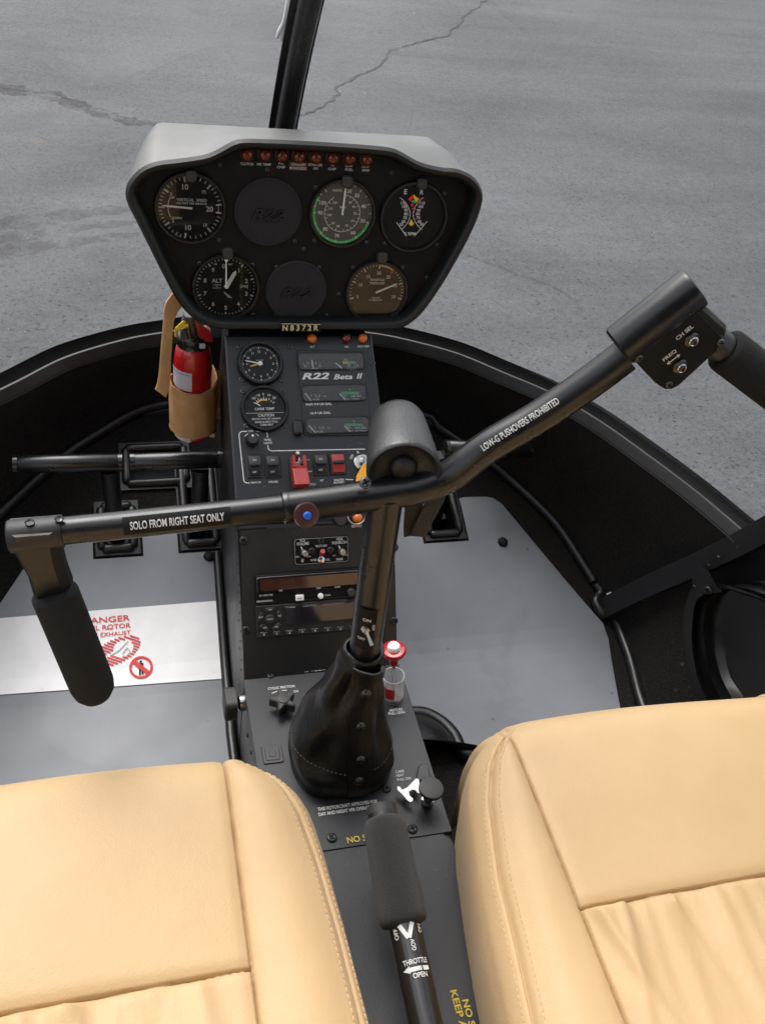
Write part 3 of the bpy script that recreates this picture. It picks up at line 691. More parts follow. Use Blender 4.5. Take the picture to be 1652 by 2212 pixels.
# ---- door frame, door and carpet beside it (right), mirrored frame and wall left
def bar4(path, w, d, up):
    rr = []
    for i, p in enumerate(path):
        t = (path[min(i + 1, len(path) - 1)] - path[max(i - 1, 0)]).normalized(); s = t.cross(up).normalized(); n = s.cross(t)
        rr.append([p + s * a * w / 2 + n * b * d / 2 for a, b in ((-1, -1), (1, -1), (1, 1), (-1, 1))])
    return rr
J0 = fl(1298, 1312); J1 = at(1625, 1163, 'z', .30)
jam = [J0 + Vector((0, 0, -.01)), J0.lerp(J1, .33) + Vector((.004, 0, 0)), J0.lerp(J1, .66) + Vector((.006, 0, 0)), J1, J1 + Vector((.012, -.05, .10)), Vector((.55, .55, .55)), Vector((.52, .42, .85)), Vector((.46, .30, 1.14))]
for sg in (1, -1):
    df = thing('door_frame', 'black metal door post rising from the floor right of the right floor panel' if sg > 0 else 'black metal door post at the left edge of the cabin', 'door frame', (sg * J0.x, J0.y, J0.z))
    pts = [Vector((sg * p.x, p.y, p.z)) for p in jam]
    m = MB(); m.rings(bar4(spline(pts, 40), .030, .022, Vector((sg * 1.0, 0, .25))), True, True, True); m.build('post', 'frame_black', df, 30, .002)
    if sg > 0:
        zj = zm(1480, 1250, 432)
        fj = Fr(jam[2] + Vector((-.012, -.004, .004)), (jam[3] - jam[1]), Vector((-.3, .4, 1)))
        for x, y in ((1395, 448), (1210, 545), (1118, 620), (90, 1050), (75, 1015)):
            a, b = fj.px(*zj(x, y)); inst('rivet', RIVET_B, fj.at(a, b, .001), df)
        for q0, q1 in (((1215, 500), (1270, 580)), ((1100, 565), (1160, 640))):
            a0 = fj.px(*zj(*q0)); a1 = fj.px(*zj(*q1)); m = MB(); m.seg(fj, *a0, *a1, .003, .002); m.build('hinge_edge', 'rim_grey', df)
        zb = lambda x, y, c=0: fj.w(*fj.px(*zj(x, y), c), c)
        m = MB(); out = [(945, 720), (1030, 622), (1110, 680), (1190, 830), (1245, 878), (1080, 905), (960, 850)]
        m.rings([[zb(*q, .008) for q in out], [zb(*q, .014) for q in out]], True, True, True); m.build('hinge_bracket', 'side_black', df, 30)
        inst('bolt', SCREW, fj.at(*fj.px(*zj(1105, 862), .015), .015), df, 1.5); inst('bolt', SCREW_S, fj.at(*fj.px(*zj(972, 826), .015), .015), df, .8)

door = thing('cabin_door', 'black door lining with curved ridges beside the right seat', 'door', (.53, .60, .02))
zj = zm(1480, 1250, 432)
lines = [
    ([(900, 880), (875, 1050), (865, 1250), (880, 1450), (940, 1750), (990, 1985)], .520),
    ([(1010, 940), (965, 1080), (948, 1250), (955, 1420), (1010, 1720), (1125, 1985)], .521),
    ([(1030, 950), (985, 1090), (968, 1250), (985, 1420), (1040, 1720), (1150, 1985)], .534),
    ([(1085, 950), (1025, 1090), (1008, 1250), (1030, 1420), (1095, 1690), (1235, 1975)], .532),
    ([(1130, 930), (1075, 1080), (1055, 1250), (1075, 1420), (1130, 1690), (1262, 1970)], .527),
    ([(1230, 900), (1150, 1080), (1130, 1250), (1142, 1450), (1195, 1690), (1335, 1965)], .540),
    ([(1290, 880), (1190, 1060), (1170, 1250), (1172, 1450), (1230, 1690), (1362, 1960)], .537),
    ([(1500, 880), (1330, 970), (1235, 1200), (1215, 1450), (1270, 1700), (1420, 1955)], .541),
    ([(1560, 900), (1420, 1000), (1300, 1200), (1270, 1450), (1320, 1700), (1480, 1955)], .546),
    ([(1800, 1000), (1700, 1080), (1600, 1250), (1570, 1450), (1600, 1700), (1720, 1955)], .552)]
rows = []; top_end = []
for pts, X in lines:
    q = [at(*zj(*p), 'x', X) for p in pts]
    q = [q[0] + Vector((0, -.10 - .4 * (X - .52), .10)), q[0] + Vector((0, -.03, .05))] + q + [q[-1] + Vector((0, -.12, -.03)), q[-1] + Vector((.0, -.5, -.035))]
    rows.append(spline(q, 60))
m = MB(); m.rings(rows, False); m.build('door_lining', 'side_black', door, 35)
lt = MB(); lt.rings([rows[-1], [Vector((.556, .2, p.z * .9 + .02)) for p in rows[-1]]], False); lt.build('door_pocket', 'side_black', door, 40)
dsk = [(.80, .06), (.745, .22), (.70, .285), (.66, .36), (.60, .44), (-.2, .44), (-.2, -.10), (.70, -.10), (.79, -.04)]
m = MB(); m.rings([[Vector((.562, y, z)) for y, z in dsk], [Vector((.570, y, z)) for y, z in dsk]], True, True, True); m.build('door_skin', 'frame_black', door)
# carpet between bead, post and door
wa = spline(kn[10:], 40); wa[0] = kn[6] + Vector((.004, .004, 0))
wb = [at(*zj(*p), 'x', .5195) for p in [(1010, 800), (930, 850), (870, 1050), (862, 1250), (878, 1450), (940, 1750), (990, 1985)]]
wb = spline(wb + [wb[-1] + Vector((0, -.15, -.03)), wb[-1] + Vector((0, -.40, -.035))], 40)
for sg in (1, -1):
    m = MB(); m.rings([[Vector((sg * p.x, p.y, p.z - .004)) for p in wa], [Vector((sg * (p.x * .5 + q.x * .5), p.y * .5 + q.y * .5, p.z * .55 + q.z * .45)) for p, q in zip(wa, wb)], [Vector((sg * q.x, q.y, q.z)) for q in wb]], False)
    o = m.build('side_wall', 'carpet', None, 60); o['kind'] = 'structure'

# ---- cabin behind and above the seats (shades the instruments as in the aircraft)
m = MB()
prof = [(-.62, .0), (-.60, .5), (-.55, .95), (-.40, 1.22), (-.15, 1.30), (.06, 1.30)]
m.rings([[Vector((x, y, z)) for x in (-.58, -.3, 0, .3, .58)] for y, z in prof], False)
o = m.build('cabin_rear_wall', 'roof_grey', None, 50); o['kind'] = 'structure'

# ================================================================== INSTRUMENT PANEL
PAN = Fr((0, .986, .574), (1, 0, 0), (0, .150, .989))
panel = thing('instrument_panel', 'black hooded instrument panel with round flight gauges above the pedestal', 'instrument panel', PAN.w(0, -.11, -.03))
zP = zm(300, 300, 950)
lip_px = [(600, 917), (450, 916), (380, 900), (310, 860), (250, 790), (190, 680), (130, 560), (70, 440), (35, 370), (25, 320), (40, 270), (90, 215), (160, 185), (260, 172), (370, 155), (430, 130), (490, 97), (540, 86), (650, 88), (800, 95), (950, 104), (1100, 115), (1190, 127), (1240, 150), (1310, 188), (1400, 210), (1470, 217), (1540, 250), (1575, 300), (1582, 350), (1560, 430), (1520, 520), (1460, 630), (1400, 730), (1330, 830), (1270, 888), (1210, 913), (1100, 918), (850, 918)]
LC = .022
lip = [(v.x, v.y) for v in spline([(*PAN.px(*zP(*p), LC), 0) for p in lip_px], 150, True)]
lip_in = offset(lip, .010); face_o = offset(lip, .0125)
btop = max(b for a, b in lip)
def hood_back(a, b):
    w = sstep(-.005, .030, b); tb = btop - .003
    return (a * .93, b + (tb - b) * w * sstep(.200, .160, abs(a)) if b > -.005 else b * .96)
ringL = lambda pts, c: [PAN.w(a, b, c) for a, b in pts]
m = MB()
m.rings([ringL(face_o, 0.0), ringL(offset(lip, .011), .012), ringL(lip_in, LC - .003), ringL(offset(lip, .007), LC), ringL(offset(lip, .003), LC), ringL(lip, LC - .005)], True)
m.build('hood_lip', 'lip_black', panel, 50)
bk = [hood_back(a, b) for a, b in lip]
mid1 = [(a * .995, b + (hb - b) * .25) for (a, b), (ha, hb) in zip(lip, bk)]; mid2 = [(a * .97, b + (hb - b) * .8) for (a, b), (ha, hb) in zip(lip, bk)]
m = MB(); m.rings([ringL(lip, LC - .005), ringL(mid1, .004), ringL(mid2, -.022), ringL(bk, -.060), ringL([(a * .97, b * .96) for a, b in bk], -.074), ringL([(a * .85, b * .85) for a, b in bk], -.080)], True, False, True)
m.build('hood', 'hood_black', panel, 60)
m = MB(); m.poly(ringL(face_o, .0005)); m.build('face_plate', 'panel_face', panel, fix=False)

def gauge(fr, root, name, px, r, z, bez=.0045, glass=True, facem='dial_black', depth=.006, base=0.0, gm='dial_glass'):
    """bezel ring, dial disc and glass; returns the part and its frame"""
    a, b = fr.px(*z(*px)); f = fr.at(a, b, base)
    m = MB(); m.lathe(f, [(r + bez, .0002), (r + bez, depth * .6), (r + bez * .7, depth), (r + .0008, depth), (r, depth * .6), (r - .0004, .0012)], 56)
    gb = m.build(name, 'bezel_black', root, 35)
    m = MB(); m.disc(f, r + .0005, .0013, 56); m.build('dial', facem, gb, fix=False)
    if glass:
        m = MB(); m.disc(f, r + .0004, depth * .62, 56); m.build('cover_glass', gm, gb, fix=False)
    return gb, f
def dtick(m, f, deg, r0, r1, w, c=.0018):
    t = R(deg); w = w * 1.35; m.seg(f, r0 * math.sin(t), r0 * math.cos(t), r1 * math.sin(t), r1 * math.cos(t), w, c)
def dnum(m, f, s, deg, r, cap, c=.0018, w=None):
    t = R(deg); put_text(m, f, s, r * math.sin(t), r * math.cos(t), cap, w, c)
def needle(f, root, deg, length, w0, w1, tail=.0, matn='needle_white', c=.0032):
    t = R(deg); d = Vector((math.sin(t), math.cos(t))); s = Vector((d.y, -d.x)); q = []
    for l, w in ((-tail, w0), (length * .85, w1), (length, w1 * .15)):
        q.append((d * l, w))
    pts = [p + s * w / 2 for p, w in q] + [p - s * w / 2 for p, w in reversed(q)]
    m = MB(); m.rings([[f.w(p.x, p.y, c - .0008) for p in pts], [f.w(p.x, p.y, c) for p in pts]], True, True, True); return m.build('needle', matn, root)
def hub(f, root, r, matn='dial_black', c=.0030):
    m = MB(); m.lathe(f, [(r, .0014), (r, c), (r * .6, c + .0006)], 18, False, True); m.build('hub', matn, root, 40)
def stuff(m, name, matn, root): return m.build(name, matn, root, kind='stuff', fix=False)

zA = zm(300, 370, 460); zB = zm(740, 370, 480)
def two(m, f):  # text helper with dial-frame lettering
    return lambda s, x, y, cap, w=None: put_text(m, f, s, x, y, cap, w, .0018)
# vertical speed
gb, f = gauge(PAN, panel, 'vertical_speed_gauge', (632, 535), .0345, zA)
m = MB(); vmap = [(0, 0), (5, 35), (10, 79), (15, 131), (20, 172)]
for sgn in (1, -1):
    for k in range(0, 21):
        d = 270 + sgn * lerp_tab(vmap, k)
        big = k % 5 == 0; dtick(m, f, d, .0275 if big else .0300, .0335, .0013 if big else .0006)
t = two(m, f)
t('10', -.0050, .0220, .0058); t('10', -.0025, -.0210, .0058); t('20', .0205, -.0005, .0058); t('15', .0145, .0175, .0036); t('15', .0158, -.0180, .0036)
t('5', -.0200, .0140, .0036); t('5', -.0185, -.0145, .0036); t('UP', -.0185, .0105, .0024); t('DOWN', -.0150, -.0110, .0026)
t('VERTICAL  SPEED', .0015, .0085, .0031, .0320); t('100 FEET PER MINUTE', .0015, .0048, .0022, .0320); t('0', -.0230, 0, .0030)
m.seg(f, .0300, .0035, .0300, -.0035, .0006, .0018)
m.arc(f, .0235, .0008, 245, 265, .0018, 8); m.arc(f, .0235, .0008, 275, 297, .0018, 8)
stuff(m, 'markings', 'white_print', gb); needle(f, gb, 274, .0300, .0022, .0018, .002)
# blank covers with raised lettering
def cover(px, z, r, label):
    a, b = PAN.px(*z(*px)); f = PAN.at(a, b, 0)
    m = MB(); m.lathe(f, [(r, .0006), (r, .0030), (r - .0015, .0042), (r * .93, .0042), (r * .92, .0036), (.001, .0036)], 56, False, True)
    o = m.build('blank_cover', 'cover_blue_black', panel, 30); o['label'] = label
    vs, fs = text_geo('R22', .02, .35); n = len(vs); cap = .0115; xs = 1.42; mm = MB()
    lo = [f.w(x * cap * xs, y * cap - .001, .0034) for x, y in vs]; hi = [f.w(x * cap * xs, y * cap - .001, .0064) for x, y in vs]
    mm.add(hi, fs)
    cnt = {}
    for q in fs:
        for i in range(len(q)): e = (q[i], q[(i + 1) % len(q)]); cnt[e] = 1
    for (i, j) in list(cnt):
        if (j, i) not in cnt: mm.add([hi[i], hi[j], lo[j], lo[i]], [(0, 1, 2, 3)])
    mm.build('raised_lettering', 'cover_blue_black', o, kind='stuff', fix=False)
cover((1330, 575), zA, .0375, 'round blank cover in the upper row, with raised lettering')
cover((0, 1225), zB, .0360, 'round blank cover in the lower row, with raised lettering')
# airspeed
gb, f = gauge(PAN, panel, 'airspeed_gauge', (395, 560), .0345, zB, facem='asi_face_reflection', gm='clear_glass')
kn_ = [(20, 8), (30, 37), (40, 70), (50, 107), (60, 146), (70, 190), (80, 226), (90, 270), (100, 296), (110, 320)]
m = MB(); t = two(m, f)
for v in range(20, 111, 5): dtick(m, f, lerp_tab(kn_, v), .0300 if v % 10 == 0 else .0315, .0335, .0007)
for v in range(30, 101, 10): dnum(m, f, str(v), lerp_tab(kn_, v), .0255, .0042)
dnum(m, f, '20', 14, .0255, .0042); t('KNOTS', -.0075, .0250, .0026, .0105); t('MPH', 0, .0070, .0026)
m.arc(f, .0205, .0006, 5, 330, .0018, 60)
for i in range(24): dtick(m, f, 10 + i * 13.5, .0185 if i % 2 else .0175, .0205, .0005)
for s, d in (('30', 33), ('40', 58), ('50', 88), ('60', 122), ('70', 155), ('80', 195), ('90', 222), ('100', 262), ('110', 290), ('120', 322)): dnum(m, f, s, d, .0148, .0027)
stuff(m, 'markings', 'white_print', gb)
m = MB(); m.arc(f, .0324, .0026, 108, 302, .0017, 60); stuff(m, 'green_arc', 'green_print', gb)
needle(f, gb, 3, .0300, .0021, .0016, .0015); 
# rotor and engine tachometer
gb, f = gauge(PAN, panel, 'dual_tachometer', (1005, 590), .0365, zB, .0045, False)
m = MB(); t = two(m, f)
T_ = Txt(PAN, zB, .0022)
for s, x, y, c in (('E', 942, 376, 44), ('R', 1082, 380, 40), ('110', 922, 474, 26), ('100', 934, 504, 26), ('90', 945, 534, 26), ('80', 945, 567, 26), ('70', 938, 600, 26), ('60', 925, 632, 26), ('50', 905, 658, 26),
                   ('110', 1086, 474, 26), ('100', 1073, 504, 26), ('90', 1055, 537, 26), ('80', 1047, 567, 26), ('70', 1050, 600, 26), ('60', 1060, 632, 26), ('50', 1080, 656, 26), ('% RPM', 978, 738, 28)):
    T_.t(s, x, y, c)
T_.l(865, 640, 950, 760, 6).l(1128, 630, 1018, 758, 6)
for sg, cx0 in ((-1, 985), (1, 1003)):
    pts = [(cx0 + sg * (4 + 70 * ((y - 570) / 130) ** 2), y) for y in range(430, 701, 15)]
    for p, q in zip(pts, pts[1:]): T_.l(*p, *q, 5)
    for p in pts[::2]: T_.l(p[0], p[1], p[0] + sg * 10, p[1], 3)
T_.done('markings', 'white_print', gb)
for nm, mt, pl in (('red_band', 'red_print', [(962, 440), (1008, 400), (1008, 425), (985, 462)]), ('yellow_band', 'yellow_print', [(1010, 400), (1056, 440), (1035, 470), (1010, 428)]),
                   ('green_band', 'green_print', [(990, 462), (1010, 445), (1032, 465), (1022, 480), (1008, 468)]), ('red_mark', 'red_print', [(1000, 470), (1010, 480), (1002, 515), (985, 490)]),
                   ('yellow_pointer', 'yellow_print', [(968, 655), (990, 612), (1014, 655), (990, 672)])):
    X_ = Txt(PAN, zB, .0026); X_.poly(pl).done(nm, mt, gb)
X_ = Txt(PAN, zB, .0030); X_.l(998, 520, 1032, 532, 10).l(1050, 425, 1075, 452, 10).done('red_lines', 'red_print', gb)
# altimeter
gb, f = gauge(PAN, panel, 'altimeter', (950, 1245), .0345, zA)
m = MB(); t = two(m, f)
for k in range(50): dtick(m, f, k * 7.2, .0295 if k % 5 == 0 else .0312, .0330, .0012 if k % 5 == 0 else .0006)
for k in range(10): dnum(m, f, str(k), k * 36 + (-6 if k == 0 else 0), .0245, .0050)
t('ALT', -.0100, .0075, .0048); t('CALIBRATED', -.0100, .0026, .0013, .0095); t('TO', -.0100, .0008, .0012); t('20,000 FEET', -.0100, -.0011, .0013, .0095); t('FEET', .0050, .0265, .0018); t('100', -.0115, .0265, .0018)
t('2992', .0205, .0010, .0030, .0075)
m.seg(f, .0165, .0035, .0165, -.0020, .0004, .0018); m.seg(f, .0248, .0035, .0248, -.0020, .0004, .0018)
for k in range(4): m.seg(f, -.0020 + k * .0017, -.0085 - k * .0014 + .003, .0035 + k * .0012 - .0005, -.0140 - k * .0002 + .002, .0011, .0018)
stuff(m, 'markings', 'white_print', gb); needle(f, gb, 30, .0225, .0050, .0040, .0005); needle(f, gb, 0, .0320, .0016, .0010, .001, c=.0038)
m = MB(); m.poly([f.w(-.0025, .0325, .0040), f.w(.0025, .0325, .0040), f.w(0, .0285, .0040)]); m.build('pointer_tip', 'needle_white', gb, fix=False)
kf = PAN.at(*PAN.px(*zA(740, 1548), .008)); m = MB(); m.lathe(kf, [(.0055, 0), (.0060, .004), (.0060, .009), (.0052, .0105)], 20, False, True); m.build('setting_knob', 'knob_grey', gb, 40)
# manifold pressure
gb, f = gauge(PAN, panel, 'manifold_pressure_gauge', (688, 1235), .0345, zB)
mp_ = [(5, -105), (10, -67), (15, -32), (20, 2), (25, 35), (30, 70), (35, 105)]
m = MB(); t = two(m, f)
for v in range(5, 36): dtick(m, f, lerp_tab(mp_, v), .0283 if v % 5 == 0 else .0306, .0330, .0013 if v % 5 == 0 else .0006)
for v, r in ((5, .0235), (10, .0220), (15, .0220), (20, .0232), (25, .0225), (30, .0235), (35, .0225)): dnum(m, f, str(v), lerp_tab(mp_, v), r, .0041)
t('MANIFOLD', 0, .0150, .0029, .0175); t('PRESSURE', 0, .0108, .0029, .0180); t('INCHES', 0, -.0072, .0020, .0098); t('OF MERCURY', 0, -.0100, .0020, .0165)
stuff(m, 'markings', 'white_print', gb)
m = MB(); m.arc(f, .0322, .0018, 4, 33, .0017); stuff(m, 'yellow_arc', 'yellow_print', gb)
m = MB(); dtick(m, f, 34, .0280, .0332, .0016, .0021); stuff(m, 'red_line', 'red_print', gb); needle(f, gb, 66, .0270, .0022, .0018, .0012)
# clips on the gauges, screws, lamps, placards
for z, x, y in ((zA, 640, 252), (zB, 443, 293), (zB, 1088, 308), (zA, 970, 950), (zB, 745, 948)):
    a, b = PAN.px(*z(x, y), .007); m = MB(); m.prism(PAN, rrect(a, b, .0118, .0128, .004), .0005, .0085, .0012); m.build('gauge_light', 'knob_grey', panel, 40)
for x, y in ((640, 214), (1180, 228), (1410, 318), (435, 196), (560, 630), (760, 525), (798, 560), (345, 622), (577, 845), (680, 845), (680, 638), (485, 898), (1080, 898), (220, 668), (1332, 684), (1012, 640), (1228, 640), (1210, 848), (997, 852), (432, 520), (1070, 530), (845, 522), (1152, 533), (1375, 540), (950, 755), (575, 628), (898, 850), (850, 292), (1050, 292), (865, 640)):
    inst('screw', SCREW_S, PAN.at(*PAN.px(*zP(x, y)), .0006, random.uniform(0, 3)), panel, .78)
def lamp(fr, root, px, z, r=.0066, matn='amber_lens', label=None):
    f = fr.at(*fr.px(*z(*px), .003)); m = MB(); m.lathe(f, [(r + .0018, 0), (r + .0018, .0025), (r + .0004, .0032), (r, .002)], 24); b = m.build('warning_lamp', 'bezel_black', root, 40)
    m = MB(); m.lathe(f, [(r, .001), (r, .0045), (r * .85, .0068), (r * .5, .0082), (r * .15, .0086)], 20, False, True); m.build('lens', matn, b, 60)
    m = MB(); m.lathe(f, [(r * .50, .0074), (r * .45, .0088), (r * .2, .0092)], 10, False, True); m.build('lens_core', 'amber_core' if matn == 'amber_lens' else matn, b, 60)
    if label: b['label'] = label
    return b
names8 = [('clutch', 552, 150), ('main rotor temperature', 630, 152), ('main rotor chip', 705, 155), ('carbon monoxide', 778, 158), ('starter', 852, 161), ('tail rotor chip', 926, 164), ('low fuel', 999, 167), ('low rotor speed', 1073, 170)]
for nme, x, y in names8: lamp(PAN, panel, (x, y), zP, .0062, 'amber_lens', nme + ' warning lamp, amber, unlit')
T_ = Txt(PAN, zP, .0012)
for s, x, y, w in (('CLUTCH', 552, 191, 56), ('MR TEMP', 627, 193, 62), ('MR', 701, 188, 22), ('CHIP', 701, 205, 36), ('STARTER', 850, 195, 62), ('ON', 850, 211, 20), ('TR', 923, 196, 18), ('CHIP', 922, 213, 34), ('LOW', 996, 200, 30), ('FUEL', 996, 216, 34), ('LOW', 1068, 203, 30), ('RPM', 1068, 219, 30)):
    T_.t(s, x, y, 11, w)
T_.done('lettering', 'grey_print', panel)
T_ = Txt(PAN, zP, .0010); T_.poly([(736, 217), (736, 183), (812, 186), (812, 220)]).done('sticker', 'maroon', panel)
T_ = Txt(PAN, zP, .0016); T_.t('CARBON', 775, 193, 11, 58).t('MONOXIDE', 774, 210, 11, 72).done('lettering', 'grey_print', panel)
m = MB(); q = [PAN.px(*zP(*p), .0245) for p in ((700, 918), (872, 922), (873, 888), (700, 884))]
m.rings([[PAN.w(a, b, .0200) for a, b in q], [PAN.w(a, b, .0245) for a, b in q]], True, True, True); pk = m.build('registration_plate', 'dial_black', panel)
T_ = Txt(PAN, zP, .0250); T_.t('N 8 3 7 2 R', 785, 904, 25, 155, bold=.02).l(700, 886, 872, 889, 3).done('lettering', 'cream_print', pk)

# ================================================================== AVIONICS PEDESTAL
KNEE = Vector((0, .775, .298)); PTOP = Vector((0, .957, .434)); PBOT = Vector((0, .676, .156))
UP = Fr(KNEE, (1, 0, 0), PTOP - KNEE); RAD = Fr(PBOT, (1, 0, 0), KNEE - PBOT); TUN = Fr((0, .40, .155), (1, 0, 0), (0, 1, 0))
LU = (PTOP - KNEE).length; LR = (KNEE - PBOT).length
ped = thing('avionics_pedestal', 'black sloping pedestal of small gauges, switches and radios under the instrument panel', 'control console', (0, .80, .05))
hwid = lambda y: .0915 - .030 * max(0, y - .70)
prof = [(PTOP.y, PTOP.z), (KNEE.y, KNEE.z), (PBOT.y, PBOT.z), (.690, -.004), (1.00, .07), (1.10, .118), (1.085, .30), (1.03, .445)]
m = MB(); m.rings([[Vector((-hwid(y), y - .004, z - .003)) for y, z in prof], [Vector((hwid(y), y - .004, z - .003)) for y, z in prof]], True, True, True)
m.build('side_skin', 'side_black', ped, bevel=.002)
m = MB(); m.prism(UP, [(-.0912, .001), (.0912, .001), (.0885, LU), (-.0885, LU)], -.004, .0022, .0018); m.build('upper_face', 'console_black', ped, 25)
m = MB(); m.prism(RAD, [(-.0908, .001), (.0908, .001), (.0908, LR - .001), (-.0908, LR - .001)], -.004, .0014, .0012); m.build('lower_face', 'radio_black', ped, 25)
SIDE = Fr((-.0900, .80, .20), Vector((.030, 1, 0)) * -1, (0, 0, 1))
for i in range(24):                                            # rivet lines down the visible side skin
    t = i / 23.0
    if t < .55: p = PTOP.lerp(KNEE, t / .55)
    else: p = KNEE.lerp(PBOT, (t - .55) / .45)
    for dy in ((.012, .034) if i % 2 == 0 else (.020,)):
        y = p.y + dy; q = Vector((-hwid(y) - .0002, y - .004, p.z - dy * .25)); inst('rivet', RIVET, Fr(q, (0, -1, 0), (0, 0, 1)), ped, .85)
z2 = zm(380, 800, 620); z3 = zm(380, 1100, 740); z4 = zm(560, 1600, 600)
# ---- clock
gb, f = gauge(UP, ped, 'clock', (718, 300), .0222, z2, .0048, True, 'dial_black', .0080, .0018, 'clear_glass')
m = MB()
for k in range(60): dtick(m, f, k * 6, .0185 if k % 5 == 0 else .0198, .0212, .0008 if k % 5 == 0 else .0004)
for k in range(1, 13): dnum(m, f, str(k), k * 30, .0152, .0027)
put_text(m, f, 'QUARTZ', 0, .0045, .0012, .0085, .0018)
stuff(m, 'markings', 'white_print', gb); needle(f, gb, 283, .0180, .0014, .0011, .003); needle(f, gb, 255, .0128, .0016, .0012, .002, 'yellow_print', .0028); hub(f, gb, .0026, 'needle_white', .0042)
# ---- carburettor temperature
gb, f = gauge(UP, ped, 'carburettor_temperature_gauge', (748, 598), .0238, z2, .0042, True, 'dial_black', .0060, .0018, 'clear_glass')
m = MB()
for s, d in (('-20', -42), ('-10', -22), ('0', 0), ('10', 22), ('20', 43)): dnum(m, f, s, d, .0178, .0030)
for k in range(9): dtick(m, f, -56 + k * 14, .0115, .0135 if k % 2 else .0145, .0007)
put_text(m, f, 'CARB TEMP', 0, .0000, .0032, .0230, .0018); put_text(m, f, 'CAUTION', .001, -.0078, .0034, .0185, .0018)
for s, y, w in (('BELOW 18 IN. MP, IGNORE', -.0122, .0330), ('GAGE & APPLY FULL', -.0158, .0270), ('CARB HEAT', -.0192, .0150)): put_text(m, f, s, .001, y, .0024, w, .0018)
m.seg(f, -.022, -.0050, .022, -.0050, .0004, .0018)
stuff(m, 'markings', 'white_print', gb); m = MB(); m.arc(f, .0110, .0022, -48, 20, .0017); stuff(m, 'yellow_arc', 'orange_print', gb)
needle(f, gb, -55, .0130, .0010, .0007, -.006)
for x, y in ((580, 178), (842, 178), (922, 176), (598, 398), (860, 400), (606, 478), (868, 475), (626, 708), (892, 705), (1470, 290)):
    inst('screw', SCREW_S, UP.at(*UP.px(*z2(x, y), .0022), .0022, random.uniform(0, 3)), ped, 1.05)
# ---- engine meter cluster
def zbox(fr, z, x0, y0, x1, y1, c):
    q = [fr.px(*z(*p), c) for p in ((x0, y1), (x1, y1), (x1, y0), (x0, y0))]
    a = sum(p[0] for p in q) / 4; b = sum(p[1] for p in q) / 4; w = (q[1][0] - q[0][0] + q[2][0] - q[3][0]) / 2; h = (q[3][1] - q[0][1] + q[2][1] - q[1][1]) / 2
    return a, b, w, h
cl = [UP.px(*z2(*p), .004) for p in ((962, 210), (975, 198), (1405, 205), (1420, 218), (1462, 750), (1450, 768), (1030, 772), (1012, 758))]
m = MB(); m.prism(UP, list(reversed(cl)), .0015, .0040, .001); clus = m.build('meter_cluster', 'console_black', ped, 30)
wins = [((972, 214, 1416, 332), [('-', 0)]), ((997, 428, 1432, 542), []), ((1022, 642, 1452, 755), [])]
data = [(('70', 1020, 308), ('70', 1120, 308), ('- AMPS +', 1090, 326, 90), ('PSI', 1292, 264), ('0', 1252, 308), ('55', 1313, 303), ('115', 1362, 303), ('PRESS', 1330, 325, 66)),
        (('E', 1040, 510), ('1/2', 1103, 510), ('F', 1156, 510), ('FUEL', 1097, 532, 50), ('°F', 1318, 465), ('75', 1283, 507), ('180 245', 1360, 507, 70), ('OIL TEMP', 1335, 530, 95)),
        (('E', 1062, 725), ('1/2', 1130, 722), ('F', 1183, 722), ('FUEL', 1122, 745, 50), ('°F', 1344, 676), ('200', 1307, 718), ('350 500', 1388, 718, 70), ('CYL HD TEMP', 1370, 742, 115))]
for (bx, _), tx, ti in zip(wins, data, range(3)):
    a, b, w, h = zbox(UP, z2, *bx, .005); m = MB(); o1 = rrect(a, b, w, h, .0055); o2 = offset(o1, .0014)
    m.rings([[UP.w(x, y, .0042) for x, y in o1], [UP.w(x, y, .0056) for x, y in o1], [UP.w(x, y, .0056) for x, y in o2], [UP.w(x, y, .0046) for x, y in o2]], True)
    wn = m.build('meter_window', 'bezel_black', clus, 30); wn['label'] = ('top', 'middle', 'bottom')[ti] + ' engine meter window of the cluster'
    m = MB(); m.poly([UP.w(x, y, .0044) for x, y in o2]); m.build('meter_face', 'grey_vinyl_dark', clus, fix=False)
    m = MB(); m.poly([UP.w(x, y, .0053) for x, y in o2]); m.build('meter_glass', 'meter_glass', clus, fix=False)
    T_ = Txt(UP, z2, .0047)
    for q in tx: T_.t(q[0], q[1], q[2], 15, q[3] if len(q) > 3 else None)
    x0, y0 = bx[0], bx[1]
    for k in range(5): T_.l(x0 + 35 + k * 28, y0 + 66 + (6 if k in (0, 4) else 0), x0 + 40 + k * 27, y0 + 82, 5)
    T_.done('markings', 'white_print', clus)
    T_ = Txt(UP, z2, .0050)
    if ti == 0: T_.l(1065, 265, 1075, 328, 8).l(1222, 285, 1272, 328, 7)
    elif ti == 1: T_.l(1020, 488, 1062, 540, 8).l(1248, 490, 1298, 540, 8)
    else: T_.l(1045, 702, 1092, 752, 8).l(1280, 704, 1325, 748, 8)
    T_.done('needles', 'needle_white', clus)
    gx, gy, gw = ((1270, 275, 95), (1260, 478, 120), (1288, 690, 125))[ti]
    T_ = Txt(UP, z2, .0048); T_.poly([(gx + (48 if ti == 0 else 0), gy + 18), (gx + (48 if ti == 0 else 0), gy), (gx + gw - 8, gy), (gx + gw - 8, gy + 18)]).done('green_band', 'green_print', clus)
    if ti == 0:
        T_ = Txt(UP, z2, .0048); T_.poly([(gx, gy + 18), (gx, gy), (gx + 46, gy), (gx + 46, gy + 18)]).done('yellow_band', 'yellow_print', clus)
    T_ = Txt(UP, z2, .0049); T_.poly([(gx + gw - 8, gy + 18), (gx + gw - 8, gy), (gx + gw, gy), (gx + gw, gy + 18)]).done('red_band', 'red_print', clus)
